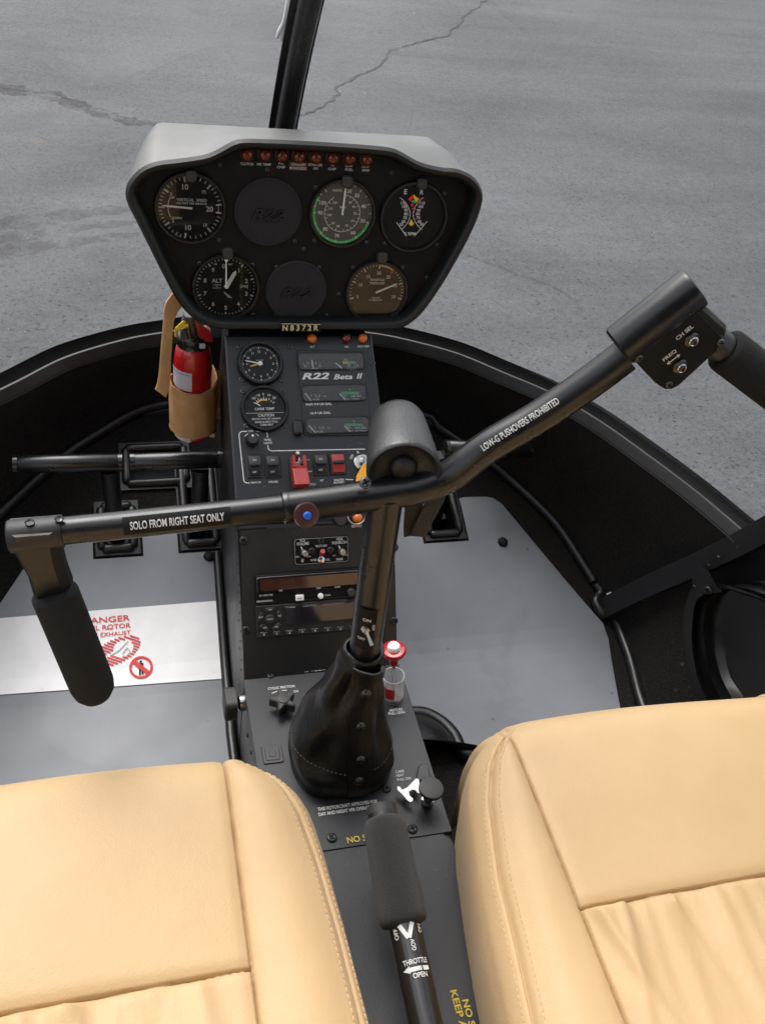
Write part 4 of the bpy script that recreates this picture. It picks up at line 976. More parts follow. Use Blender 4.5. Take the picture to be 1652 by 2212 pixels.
T_ = Txt(UP, z2, .0046); T_.t('R22', 1090, 373, 44, 185, bold=.03, shear=.3).t('Beta', 1272, 378, 34, 125, bold=.02, shear=.3).t('II', 1382, 373, 36, 42, bold=.02, shear=.3)
T_.t('AUX 9.4 US GAL', 1110, 560, 16, 175).t('16.9 US GAL', 1123, 619, 16, 135).done('lettering', 'white_print', clus)
T_ = Txt(UP, z2, .0028)
T_.t('ALT', 1068, 178, 13, 32).t('OIL', 1297, 178, 13, 28).t('GOV OFF', 1407, 176, 13, 78).t('DIM', 660, 740, 12, 30).t('PANEL', 772, 798, 14, 48).t('LIGHTS', 774, 819, 14, 56)
T_.t('NAV LTS', 693, 1082, 13, 66).t('STROBE', 808, 1078, 13, 62).t('ALT', 1132, 1068, 13, 26).t('MASTER', 1246, 1065, 13, 66).t('BATTERY', 1246, 1082, 13, 70).t('CLUTCH', 1058, 1096, 13, 64).t('OFF', 1330, 912, 18, 36, rot=.9).t('R', 1372, 880, 18, rot=.4)
T_.t('ENG', 1040, 932, 9, 20).t('DISENG', 1052, 1008, 9, 30)
for a_ in (((635, 742), (600, 742), (586, 750), (580, 765), (612, 1068), (618, 1080), (630, 1085), (650, 1085)), ((695, 742), (748, 742), (762, 747), (768, 758), (770, 784)), ((772, 834), (774, 856), (782, 867), (798, 872), (1420, 860)), ((1288, 1062), (1340, 1064))):
    for p, q in zip(a_, a_[1:]): T_.l(*p, *q, 6)
T_.l(618, 775, 640, 757, 5).l(690, 757, 712, 772, 5)
T_.done('lettering', 'white_print', ped)
lamp(UP, ped, (1065, 124), z2, .0056, 'amber_bright', 'amber alternator warning lamp'); lamp(UP, ped, (1292, 124), z2, .0056, 'dark_red_lens', 'dark red oil warning lamp'); lamp(UP, ped, (1402, 124), z2, .0056, 'amber_bright', 'amber governor warning lamp')
# dimmer knob, small toggle guard
kf = UP.at(*UP.px(*z2(668, 800), .006), .0022); m = MB()
rr = []
for h, r in ((0, .0070), (.010, .0066), (.0112, .0058)): rr.append([kf.w((r + (.0004 if j % 2 else -.0003)) * math.cos(2 * PI * j / 36), (r + (.0004 if j % 2 else -.0003)) * math.sin(2 * PI * j / 36), h) for j in range(36)])
m.rings(rr, True, False, True); kb = m.build('dimmer_knob', 'switch_black', ped, 30); m = MB(); m.disc(kf, .0014, .0118, 12, 0, .003); m.build('knob_dot', 'white_print', kb, fix=False)
a, b, w, h = zbox(UP, z2, 944, 665, 1002, 762, .008); m = MB(); m.prism(UP, rrect(a, b, w, h, .003), .0022, .011, .002); m.build('gauge_light', 'switch_black', ped, 40)
def rocker(x0, y0, x1, y1, red=False, lab=None):
    a, b, w, h = zbox(UP, z2, x0, y0, x1, y1, .003); m = MB(); m.prism(UP, rrect(a, b, w + .003, h + .003, .001), .0015, .0042, .0008); o = m.build('rocker_switch', 'switch_black', ped, 30); o['label'] = lab
    m = MB(); w2, h2 = w * .86, h * .90
    prof = [(-h2 / 2, .0042), (-h2 / 2, .0062), (-.0012, .0085), (.0012, .0085), (h2 / 2, .0062), (h2 / 2, .0042)]
    m.rings([[UP.w(a + s * w2 / 2, b + y, c) for y, c in prof] for s in (-1, 1)], True, True, True); m.build('rocker', 'switch_red' if red else 'switch_black', o, 20, .0004)
    m = MB(); m.box(UP, a, b, .0100, w2 * .88, .0034, .0065); m.build('paddle', 'switch_black', o, 30, .0008)
    if not red:
        T_ = Txt(UP, z2, .0078); xm = (x0 + x1) / 2; T_.t('ON', xm, y0 + (y1 - y0) * .20, 13, 24).t('OFF', xm, y0 + (y1 - y0) * .77, 13, 28).done('lettering', 'grey_print', o)
rocker(640, 905, 728, 1045, lab='navigation light rocker switch, black'); rocker(758, 905, 850, 1043, lab='strobe rocker switch, black'); rocker(1080, 900, 1168, 1028, lab='alternator rocker switch, black'); rocker(1190, 893, 1284, 1024, True, lab='red master battery rocker switch')
a, b, w, h = zbox(UP, z2, 918, 905, 1035, 1085, .003); m = MB(); m.box(UP, a, b, .003, w, h * .9, .003); gsw = m.build('guarded_switch', 'switch_black', ped, 30, .0008); gsw['label'] = 'clutch switch under a lifted red guard'
a, b = UP.px(*z2(962, 945), .006); m = MB(); m.lathe(UP.at(a, b), [(.0065, .0042), (.0065, .006), (.0035, .0065), (.0030, .009)], 6, False, True); m.build('lock_nut', 'bright_metal', gsw, 30)
m = MB(); q0 = UP.w(a, b, .008); m.tube([q0, q0 + UP.n * .006 + UP.e2 * .004, q0 + UP.n * .012 + UP.e2 * .007], [.0016, .0019, .0023], 10); m.build('toggle', 'bright_metal', gsw, 50)
a, b, w, h = zbox(UP, z2, 938, 962, 1038, 1108, .016); m = MB()
m.rings([[UP.w(a + s * w / 2, b + y, c) for y, c in ((h / 2, .004), (h / 2, .012), (h * .30, .018), (-h / 2, .026), (-h / 2, .006))] for s in (-1, -.6, .6, 1)], True, True, True); m.build('red_guard', 'switch_red', gsw, 25, .0012)
for x in (945, 1016): 
    a2, b2, w2, h2 = zbox(UP, z2, x - 10, 905, x + 10, 985, .014); m = MB(); m.box(UP, a2, b2, .011, w2, h2, .013); m.build('guard_arm', 'switch_red', gsw, 25, .001)
# ignition lock
a, b = UP.px(*z2(1397, 945), .004); kf = UP.at(a, b); m = MB(); m.lathe(kf, [(.0095, .002), (.0095, .005), (.0080, .0062), (.0062, .0062), (.0058, .0045), (.0035, .0045), (.0035, .009), (.002, .0095)], 30, False, True); ig = m.build('ignition_lock', 'steel', ped, 30)
key = thing('ignition_key', 'orange key tag hanging at the ignition lock beside the black cone', 'key', UP.w(a, b, .01))
m = MB(); m.box(UP, a, b - .001, .014, .0012, .006, .014); m.build('key_blade', 'bright_metal', key)
tp = [(-.002, -.006), (.004, -.004), (.006, -.014), (.002, -.030), (-.010, -.032), (-.009, -.020)]
m = MB(); ff = UP.at(a + .001, b, .012, -.12); m.prism(ff, tp, 0, .0018, .0005); m.build('tag', 'orange_tag', key, 30)
for s_ in (-.004, .001): m = MB(); m.seg(ff, s_ - .002, -.026, s_ + .001, -.010, .0008, .0021); m.build('tag_stripe', 'yellow_print', key, fix=False)
# ---- lower face: placard, buttons, intercom, radios
z3p = lambda x, y, c=.0014: RAD.px(*z3(x, y), c)
m = MB(); a, b, w, h = zbox(RAD, z3, 640, 468, 832, 492, .002); m.prism(RAD, rrect(a, b, w, h, .001), .001, .0022); o = m.build('name_placard', 'grey_vinyl_dark', ped)
m = MB(); a, b = z3p(1053, 445, .003); m.lathe(RAD.at(a, b), [(.0072, .001), (.0072, .005), (.006, .0065)], 24, False, True); m.build('push_button', 'knob_grey', ped, 40)
lb = lamp(RAD, ped, (1147, 437), z3, .0060, 'amber_bright', 'orange rotor brake warning lamp'); 
fb = RAD.at(*z3p(1142, 420, .010)); m = MB(); m.tube([fb.w(.0105 * math.sin(t), .0105 * math.cos(t), .010) for t in [R(95 + 170 * k / 16) for k in range(17)]], .0009, 8); m.build('lamp_ring', 'bright_metal', lb, 60)
T_ = Txt(RAD, z3, .0024); T_.t('BRAKE', 1142, 480, 15, 56).done('lettering', 'grey_print', ped)
a, b, w, h = zbox(RAD, z3, 790, 540, 1097, 690, .002); m = MB(); m.prism(RAD, rrect(a, b, w, h, .003), .001, .0034, .0008); ics = m.build('intercom_panel', 'radio_black', ped, 30)
T_ = Txt(RAD, z3, .0040); T_.t('ICS', 841, 559, 17, 28).t('VOLUME', 841, 579, 17, 70).t('VOX', 1047, 553, 17, 38).t('SQUELCH', 1046, 573, 17, 82).t('PILOT ISO', 945, 591, 13, 62).t('INTER', 903, 670, 12, 36).t('VOX', 980, 668, 12, 24).t('net', 1047, 664, 15, 38).t('*', 841, 673, 22).t('MIN', 812, 652, 8).t('MAX', 875, 650, 8).t('LVL', 1017, 644, 8).t('MAX', 1080, 642, 8)
T_.m.rings([[RAD.w(x, y, .0039) for x, y in rrect(a, b, w - .002, h - .002, .003)], [RAD.w(x, y, .0039) for x, y in rrect(a, b, w - .0026, h - .0026, .0028)]], True)
T_.done('lettering', 'grey_print', ics)
for x, y in ((851, 632), (1061, 625)):
    kf = RAD.at(*z3p(x, y, .008)); m = MB(); m.lathe(kf, [(.0040, .003), (.0038, .013), (.0030, .014)], 20, False, True); kb = m.build('intercom_knob', 'bright_metal', ics, 40)
    m = MB(); m.seg(kf, 0, 0, -.003, .007, .0010, .0045); m.build('knob_pointer', 'needle_white', kb, fix=False)
q0 = RAD.w(*z3p(948, 645, .006), .004); m = MB(); m.tube([q0, q0 + RAD.n * .008 + RAD.e2 * .006], [.0022, .0028], 10); m.build('red_toggle', 'switch_red', ics, 50)
m = MB(); a1, b1 = z3p(945, 668, .005); m.lathe(RAD.at(a1, b1), [(.0040, .003), (.0040, .006), (.003, .0065)], 18, False, True); m.build('toggle_nut', 'steel', ics, 40)
for x, y in ((943, 562), (891, 620), (996, 615)): inst('screw', SCREW, RAD.at(*z3p(x, y, .0036), .0036, random.uniform(0, 3)), ped, .95)
for x, y in ((512, 562), (525, 1062), (1350, 1010), (1352, 600)): inst('screw', SCREW, RAD.at(*z3p(x, y), .0014, random.uniform(0, 3)), ped, 1.15)
def rbox(x0, x1, yl0, yl1, c0, c1, name, matn, parent, r=.0015, bev=.001):
    """box on the radio face: left edge x0, right x1, top and bottom at the left edge (the rows keep level)"""
    aL, bT = z3p(x0, yl0, c1); _, bB = z3p(x0, yl1, c1); aR, _ = z3p(x1, yl0 - (x1 - x0) * .045, c1)
    m = MB(); m.prism(RAD, rrect((aL + aR) / 2, (bT + bB) / 2, aR - aL, bT - bB, r), c0, c1, bev); o = m.build(name, matn, parent, 30)
    return o, (aL, aR, bB, bT)
rad, ex = rbox(572, 1300, 758, 912, .001, .0070, 'com_radio', 'radio_black', ped)
m = MB(); aL, aR, bB, bT = ex
m.rings([[RAD.w(x, y, .0071) for x, y in rrect((aL + aR) / 2, bT - .0115, aR - aL - .004, .019, .002)], [RAD.w(x, y, .0084) for x, y in rrect((aL + aR) / 2, bT - .0115, aR - aL - .006, .017, .002)]], True); m.build('display_frame', 'rim_grey', rad, 20)
m = MB(); m.poly([RAD.w(x, y, .0076) for x, y in rrect((aL + aR) / 2, bT - .0115, aR - aL - .012, .0135, .001)]); m.build('amber_display', 'display_amber', rad, fix=False)
T_ = Txt(RAD, z3, .0088); T_.t('USE', 718, 840, 9, 20).t('STBY', 930, 827, 10, 27).t('CHAN', 1035, 820, 10, 30).t('KY 197A TSO', 637, 867, 11, 75).t('BENDIX/KING', 630, 899, 11, 88).t('CHAN', 980, 866, 10, 30).done('lettering', 'grey_print', rad)
o, _ = rbox(803, 848, 868, 900, .007, .0105, 'transfer_button', 'white_cap', rad, .001, .0006)
T_ = Txt(RAD, z3, .0112); T_.t('<>', 826, 885, 9, 26).done('arrow_mark', 'dial_black', rad)
m = MB(); m.lathe(RAD.at(*z3p(943, 872, .01)), [(.0032, .007), (.0032, .010), (.0025, .011)], 18, False, True); m.build('round_button', 'white_cap', rad, 40)
m = MB(); m.lathe(RAD.at(*z3p(1112, 850, .01)), [(.0048, .007), (.0048, .012), (.004, .013)], 18, False, True); m.build('volume_knob', 'knob_grey', rad, 40)
tr_, ex = rbox(580, 1306, 928, 1112, .001, .0060, 'transponder', 'switch_black', ped)
o, _ = rbox(738, 1140, 930, 1040, .006, .0072, 'display_frame', 'side_black', tr_, .001, .0005); o, _ = rbox(750, 1130, 936, 1030, .007, .0078, 'dark_display', 'display_dark', tr_, .001, .0004)
for k in range(5):
    an = R(90 - 72 * k); c0 = z3p(660, 1000, .007); f = RAD.at(c0[0] + .0112 * math.cos(an), c0[1] + .0112 * math.sin(an), .006, an - PI / 2)
    m = MB(); m.prism(f, [(-.0045, -.0018), (.0045, -.0018), (.0056, .0022), (-.0056, .0022)], 0, .0020, .0006); kb = m.build('mode_button', 'knob_grey', tr_, 30)
    mm = MB(); put_text(mm, RAD.at(c0[0] + .0112 * math.cos(an), c0[1] + .0112 * math.sin(an), .0082), ('ON', 'ALT', 'VFR', 'OFF', 'STBY')[k], 0, 0, .0018); stuff(mm, 'lettering', 'grey_print', kb)
m = MB(); m.lathe(RAD.at(*z3p(660, 1000, .008)), [(.0052, .006), (.0052, .008), (.0045, .0086)], 20, False, True); kb = m.build('ident_button', 'knob_grey', tr_, 40)
mm = MB(); put_text(mm, RAD, 'IDENT', *z3p(660, 1000, .0090), .0017, None, .0090); stuff(mm, 'lettering', 'grey_print', kb)
for k in range(10):
    x = 625 + 71 * k if k < 8 else 1282; y = 1084 - 5.2 * min(k, 8) if k < 8 else (1040 if k == 9 else 985); a, b = z3p(x, y, .007)
    m = MB(); m.prism(RAD, rrect(a, b, .0085, .0052, .001), .006, .0082, .0008); kb = m.build('number_button', 'knob_grey', tr_, 30); mm = MB(); put_text(mm, RAD, str(k), a, b, .0026, None, .0086); stuff(mm, 'lettering', 'white_print', kb)

# ================================================================== CENTRE TUNNEL
tun = thing('centre_tunnel', 'low black tunnel between the seats carrying the stick boot and collective', 'console', (0, .40, 0))
m = MB(); pr_ = [(-.30, .05), (-.30, .152), (PBOT.y - .001, .152), (.688, .05), (.688, -.004)]
m.rings([[Vector((s * .0905, y, z)) for y, z in [(-.30, -.004)] + pr_[1:]] for s in (-1, 1)], True, True, True); m.build('tunnel_skin', 'side_black', tun, bevel=.002)
m = MB(); m.prism(TUN, [(-.0925, .052), (.0925, .052), (.0925, PBOT.y - .403), (-.0925, PBOT.y - .403)], -.004, .0012, .0006); m.build('front_cover', 'console_black', tun, 25)
m = MB(); m.prism(TUN, [(-.090, -.70), (.0895, -.70), (.0895, .042), (.082, .0514), (-.082, .0514), (-.090, .044)], -.004, .0014, .0006); m.build('rear_cover', 'console_black', tun, 25)
T_ = Txt(TUN, z4, .0022)
T_.t('TIP WEIGHT', 625, 206, 17, 160).t('CYCLIC FRICTION', 395, 326, 17, 188).t('ON', 495, 353, 16, 32).t('MIXTURE', 1184, 481, 18, 92).t('PULL LEAN', 1188, 502, 18, 116).t('CARB', 1209, 905, 18, 60).t('HEAT', 1211, 931, 18, 56).t('PULL ON', 1237, 957, 18, 98)
T_.t('THIS ROTORCRAFT APPROVED FOR', 852, 1137, 24, 424).t('DAY AND NIGHT VFR OPERATIONS', 858, 1172, 24, 424)
arc = [(330, 368), (352, 358), (378, 351), (405, 347), (432, 346)]
for p, q in zip(arc, arc[1:]): T_.l(*p, *q, 7)
T_.done('lettering', 'white_print', tun)
T_ = Txt(TUN, z4, .0026); T_.t('NO STEP', 960, 1362, 42, 232, bold=.01).done('yellow_lettering', 'gold_print', tun)
z9 = zm(940, 2280, 300)
mm = MB()
for s, (x0, y0), (x1, y1) in (('KEEP A', (1060, 1075), (1215, 1620)), ('NO S', (1225, 1205), (1325, 1570))):
    p = Vector((*TUN.px(*z9(x0, y0), .0026), 0)); q = Vector((*TUN.px(*z9(x1, y1), .0026), 0)); d = q - p
    c_ = (p + q) / 2; put_text(mm, TUN, s, c_.x, c_.y, .0060, d.length, .0026, math.atan2(d.y, d.x))
stuff(mm, 'yellow_lettering', 'gold_print', tun)
for x, y, s_ in ((320, 243, 1.0), (1175, 438, 1.0), (1118, 1022, 1.15), (1298, 1300, 1.25), (742, 1360, 1.25)): inst('screw', SCREW, TUN.at(*TUN.px(*z4(x, y), .002), .0014, random.uniform(0, 3)), tun, s_)
a, b, w, h = zbox(TUN, z4, 262, 722, 404, 850, .002)
for k, (s_, hh) in enumerate(((1, .0026), (.72, .0031), (.35, .0035))):
    m = MB(); m.prism(TUN, rrect(a, b, w * s_, h * s_, .002 * s_), .0012, hh, .0006); m.build('access_pad', 'switch_black', tun, 30)
# side trim bead along the tunnel and pedestal foot, latch, vertical rivets
tp = [fl(x, y) for x, y in ((474, 1200), (482, 1250), (486, 1320), (492, 1400), (497, 1480), (502, 1560), (508, 1640))]
tp = [Vector((-max(.084, hwid(p.y) + .006) if p.y > .68 else -.0985, p.y, floor_z(p.y) + .006)) for p in tp] + [Vector((-.0985, .4, .006)), Vector((-.0985, .1, .006))]
m = MB(); m.tube(spline(tp, 40), .0065, 10); m.build('foot_bead', 'bead_vinyl', tun, 60)
tq = [Vector((-p.x, p.y, p.z)) for p in tp]; m = MB(); m.tube(spline(tq, 40), .0065, 10); m.build('foot_bead', 'bead_vinyl', tun, 60)
lf = Fr(at(502, 1520, 'x', -.106), (0, -1, 0), (0, 0, 1)); m = MB(); m.prism(lf, rrect(0, 0, .030, .030, .006), -.004, .010, .002); m.build('latch_block', 'knob_grey', tun, 40)
m = MB(); m.lathe(lf.at(0, 0, -.014), [(.010, 0), (.010, .006), (.006, .008)], 20, True, True); m.build('latch_washer', 'steel', tun, 40)
for y, z in ((.60, .12), (.56, .10), (.54, .06), (.585, .05), (.63, .11), (.65, .03)): inst('rivet', RIVET, Fr((-.0907, y, z), (0, -1, 0), (0, 0, 1)), tun, 1.4)
for y, z in ((.42, .13), (.35, .12), (.28, .13)): inst('screw', SCREW, Fr((.0907, y, z), (0, 1, 0), (0, 0, 1)), tun, 1.0)

# ---- friction knob
kc = TUN.px(*z4(408, 412), .018); FK = TUN.at(*kc, .0012, .18)
fk = thing('friction_knob', 'dark grey five-lobed friction knob on the tunnel front cover', 'knob', FK.o)
out = []
for k in range(60):
    t = 2 * PI * k / 60; l = .5 + .5 * math.cos(5 * t); r = .0082 + .0072 * l ** 2.2; out.append((r * math.sin(t), r * math.cos(t)))
m = MB(); m.prism(FK, list(reversed(out)), .008, .019, .0012); m.build('star_grip', 'knob_grey', fk, 30)
m = MB(); m.lathe(FK, [(.0066, .019), (.0064, .0200), (.005, .0203)], 30, False, True); m.build('centre_disc', 'knob_grey', fk, 40)
m = MB(); m.lathe(FK, [(.006, 0), (.006, .009)], 20); m.build('shaft', 'frame_black', fk, 40)
# ---- mixture control
P0 = TUN.w(*TUN.px(*z4(1166, 385), .001), .0012); Pk = at(*z4(1168, 72), 'y', P0.y + .002)
ax = (Pk - P0); hM = ax.length; MX = Fr(P0, (1, 0, 0), (0, 1, 0)); MX.n = ax.normalized(); MX.e1 = (Vector((1, 0, 0)) - MX.n * MX.n.x).normalized(); MX.e2 = MX.n.cross(MX.e1)
mx_ = thing('mixture_control', 'red mixture pull knob with white centre above a clear plastic cup', 'control knob', P0)
m = MB(); m.lathe(MX, [(.0022, 0), (.0022, hM - .006)], 14); m.build('shaft', 'steel', mx_, 50)
m = MB(); m.lathe(MX, [(.0046, hM - .022), (.0054, hM - .016), (.0054, hM - .006), (.0125, hM - .003), (.0136, hM - .001), (.0136, hM + .0012), (.0122, hM + .003), (.007, hM + .0035)], 36, True, True); m.build('red_knob', 'red_gloss', mx_, 40)
m = MB(); m.lathe(MX, [(.0072, hM + .002), (.0070, hM + .0070), (.0058, hM + .0088), (.002, hM + .0093)], 28, False, True); m.build('white_button', 'white_cap', mx_, 40)
m = MB(); m.lathe(MX, [(.0100, .001), (.0115, .002), (.0122, .036), (.0124, .0365), (.0116, .0365), (.0108, .004), (.003, .003)], 36); cup = m.build('guard_cup', 'clear_plastic', mx_, 40)
m = MB(); m.rings([[MX.w(.0128 * math.cos(t), .0128 * math.sin(t), h) for t in [R(195 + 65 * k / 10) for k in range(11)]] for h in (.008, .026)], False); m.build('cup_label', 'red_label', mx_, 60)
# ---- carburettor heat control
ch = thing('carburettor_heat_control', 'round black pull knob with shiny slotted clip on the tunnel edge', 'control knob', TUN.w(.085, .10, .002))
hk = .030; kc = TUN.px(*z4(1426, 1020), hk); CH = TUN.at(kc[0], kc[1], 0)
m = MB(); m.lathe(CH, [(.0050, hk - .016), (.0125, hk - .004), (.0130, hk - .001), (.0125, hk + .001), (.010, hk + .0016)], 36, True, True); m.build('knob', 'knob_grey', ch, 40)
m = MB(); m.lathe(CH, [(.0048, -.02), (.0048, hk - .014)], 18, True); m.build('stem', 'frame_black', ch, 40)
m = MB(); m.lathe(CH, [(.0068, .006), (.0068, .011), (.005, .0115)], 24, True, True); m.build('collar', 'steel', ch, 40)
cpx = [(1190, 1005), (1212, 1010), (1225, 1030), (1262, 1012), (1318, 952), (1342, 958), (1352, 1060), (1330, 1052), (1318, 1036), (1296, 1030), (1272, 1045), (1278, 1070), (1303, 1092), (1298, 1112), (1278, 1116), (1255, 1098), (1225, 1062), (1192, 1032)]
q = [TUN.px(*z4(*p), .012) for p in cpx]; m = MB(); m.prism(TUN, list(reversed(q)), .0105, .0120, .0003); m.build('slotted_clip', 'bright_metal', ch)
q = [TUN.px(*z4(*p), .010) for p in [(1318, 965), (1330, 905), (1335, 875), (1355, 852), (1385, 850), (1408, 870), (1422, 965)]]; m = MB(); m.prism(TUN, list(reversed(q)), .004, .010, .001); m.build('bracket', 'rim_grey', ch, 30)
inst('screw', SCREW_S, TUN.at(*TUN.px(*z4(1383, 955), .011), .010), ch, .9)
# ---- round floor boot right of the tunnel
fbt = thing('floor_boot', 'black rounded rubber boot on the floor against the tunnel, right of the stick boot', 'rubber boot', (.13, .64, 0))
pts = [fl(x, y) for x, y in ((888, 1553), (915, 1555), (948, 1572), (975, 1600), (990, 1630), (1012, 1642), (1060, 1638))]
m = MB(); m.tube(spline([p + Vector((0, 0, .012)) for p in pts], 30), .0095, 12); m.build('rim_bead', 'bead_vinyl', fbt, 60)
cen = fl(885, 1640); m = MB(); sp = spline(pts, 24)
m.rings([[p + Vector((0, 0, .010)) for p in sp], [p.lerp(cen, .25) + Vector((0, 0, .030)) for p in sp], [p.lerp(cen, .6) + Vector((0, 0, .040)) for p in sp], [cen + Vector((0, 0, .044)) for p in sp]], False); m.build('dome', 'bead_vinyl', fbt, 60)

# ================================================================== CYCLIC STICK
YB = .565
cyc = thing('cyclic_stick', 'black tubular cyclic stick with a teetering crossbar and foam grips', 'control stick', (0, .53, .16))
st = [Vector((0, .528, .16)), at(774, 1530, 'x', 0), at(790, 1400, 'x', 0), at(812, 1230, 'x', 0), at(835, 1066, 'x', 0)]
st = [Vector((0, .532 + .033 * k / 5, .16 + (.515 - .16) * k / 5)) for k in range(6)]
m = MB(); m.tube(st, .0150, 24); m.build('upright_tube', 'tube_black', cyc, 50)
cb = [at(x, y, 'y', YB) for x, y in ((620, 1096), (720, 1083), (835, 1066), (900, 1055), (971, 1027), (1050, 967), (1164, 900), (1274, 825), (1350, 768))]
m = MB(); m.tube(spline(cb, 60), .0136, 24); m.build('crossbar', 'tube_black', cyc, 50)
lb = [at(x, y, 'y', YB) for x, y in ((622, 1096), (316, 1129), (120, 1149))]
m = MB(); m.tube(spline(lb, 20), .0112, 24); m.build('left_bar', 'tube_black', cyc, 50)
cA, cB = cb[0], cb[1]; d_ = (cB - cA).normalized()
m = MB(); m.tube([cA - d_ * .004, cA - d_ * .003, cA, cA + d_ * .002], [.0118, .0134, .0140, .0137], 24); m.build('joint_collar', 'tube_black', cyc, 40)
# left end fitting and grip
e0, e1 = at(18, 1160, 'y', YB), at(136, 1147, 'y', YB)
m = MB(); dd = (e1 - e0); m.tube([e0, e0 + dd * .02, e0 + dd * .05, e1 - dd * .03, e1, e1 + dd * .01], [.0115, .0126, .0130, .0130, .0128, .0113], 28); ef = m.build('end_fitting', 'side_black', cyc, 40)
gt, ge = at(119, 1282, 'y', YB - .008), at(199, 1478, 'y', YB - .030)
gx = (ge - gt).normalized(); sx = (Vector((1, 0, 0)) - gx * gx.x).normalized(); sy = gx.cross(sx)
zf = zm(0, 1230, 300)
rows = []
for (l, r_, thick) in (((132, 500), (850, 440), .0110), ((140, 640), (845, 600), .0112), ((200, 760), (855, 760), .0112), ((290, 900), (880, 900), .012), ((400, 1100), (930, 1100), .012), ((500, 1440), (1010, 1320), .012)):
    L_ = at(*zf(*l), 'y', YB - .001); R_ = at(*zf(*r_), 'y', YB - .001); rows.append([L_ + Vector((0, thick, 0)), L_ + Vector((0, -thick * .5, 0)), L_.lerp(R_, .12) + Vector((0, -thick, 0)), L_.lerp(R_, .78) + Vector((0, -thick, 0)), R_ + Vector((0, -thick * .3, 0)), R_ + Vector((0, thick, 0))])
m = MB(); m.rings(rows, True, True, True); m.build('grip_gusset', 'side_black', cyc, 35)
gl = (ge - gt).length
m = MB(); gp_ = [gt - gx * .002, gt, gt + gx * .002] + [gt + gx * gl * t for t in (.1, .3, .5, .7, .85)] + [ge + gx * .0, ge + gx * .008, ge + gx * .014, ge + gx * .0178]
m.tube(gp_, [.0165, .0186, .0188] + [.0188] * 5 + [.0186, .0168, .0126, .0060], 28); lg = m.build('foam_grip', 'foam', cyc, 60); lg['label'] = 'black foam grip hanging from the left end of the crossbar'
for zx, zy in ((410, 372), (820, 322)):
    p = at(*zf(zx, zy), 'y', YB); inst('rivet', RIVET_B, Fr(p + Vector((0, -.002, -.0015)), (1, 0, 0), (0, -1, 0)).at(0, 0, 0), cyc, 1.6)
# placards on the bars
def bar_wrap(A, B, r, up0):
    u = (B - A).normalized(); v = (CAM - A); v = (v - u * v.dot(u)).normalized(); s = v.cross(u)
    if s.z < 0: s = -s
    def w(x, y, dr=.0006):
        t = up0 + y / r; return A + u * x + (v * math.cos(t) + s * math.sin(t)) * (r + dr)
    return w
A, B = at(276, 1133, 'y', YB), at(489, 1111, 'y', YB); wl = (B - A).length; wr = bar_wrap(A, B, .0112, -.12)
m = MB(); m.rings([[wr(-.003 + (wl + .006) * k / 10, y) for k in range(11)] for y in (-.0072, -.004, 0, .004, .0072)], False); pk = m.build('placard', 'dial_black', cyc, 60)
mm = MB(); put_text(mm, None, 'SOLO FROM RIGHT SEAT ONLY', wl * .5, 0, .0060, wl * .94, wrap=lambda x, y: wr(x, y, .0011), bold=.02); stuff(mm, 'lettering', 'white_print', pk)
A, B = at(1035, 977, 'y', YB), at(1217, 862, 'y', YB); A, B = cb[5].lerp(cb[6], -.08), cb[6].lerp(cb[7], .44); A = cb[5]; B = cb[6] + (cb[7] - cb[6]) * .45
wl = (B - A).length; wr2 = bar_wrap(cb[5], cb[7], .0136, .10)
mm = MB(); put_text(mm, None, 'LOW-G PUSHOVERS PROHIBITED', wl * .47, 0, .0054, wl * 1.0, wrap=lambda x, y: wr2(x, y, .0009), bold=.02); stuff(mm, 'lettering', 'white_print', cyc)
# bar screw and trigger button
p = at(785, 1045, 'y', YB - .006); inst('screw', SCREW_S, Fr(p + Vector((0, -.004, .004)), (1, 0, 0), (0, .75, .66)), cyc, 1.7)
TB = Fr(at(661, 1112, 'y', YB - .020), (1, 0, 0), (0, .55, .84))
m = MB(); m.lathe(TB, [(.0050, -.014), (.0062, -.004), (.0098, -.002), (.0104, .0015), (.0096, .004), (.0060, .0046)], 36, True, True); tb = m.build('trigger_disc', 'maroon', cyc, 40)
m = MB(); m.lathe(TB, [(.0034, .004), (.0032, .0075), (.0026, .0084)], 20, False, True); m.build('blue_button', 'blue_button', tb, 40)
# pivot cone
Pa = at(872, 1022, 'y', YB - .003); Pf = at(858, 908, 'y', YB + .070)
CN = Fr(Pa, (1, 0, 0), (0, 0, 1)); CN.n = (Pf - Pa).normalized(); CN.e1 = (Vector((1, 0, 0)) - CN.n * CN.n.x).normalized(); CN.e2 = CN.n.cross(CN.e1); LN = (Pf - Pa).length
m = MB(); m.lathe(CN, [(.0100, .010), (.0200, .009), (.0255, .004), (.0285, -.001), (.0300, .000), (.0306, .004), (.0290, LN * .35), (.0262, LN * .7), (.0240, LN * .92), (.0220, LN * 1.0), (.0170, LN * 1.04), (.008, LN * 1.05)], 48, False, True); m.build('pivot_cone', 'rubber_cone', cyc, 50)
m = MB(); m.lathe(CN, [(.0115, .014), (.0112, .006), (.0090, .0035), (.0045, .0025)], 32, True, True); m.build('pivot_cap', 'frame_black', cyc, 50)
zs = zm(880, 960, 440)
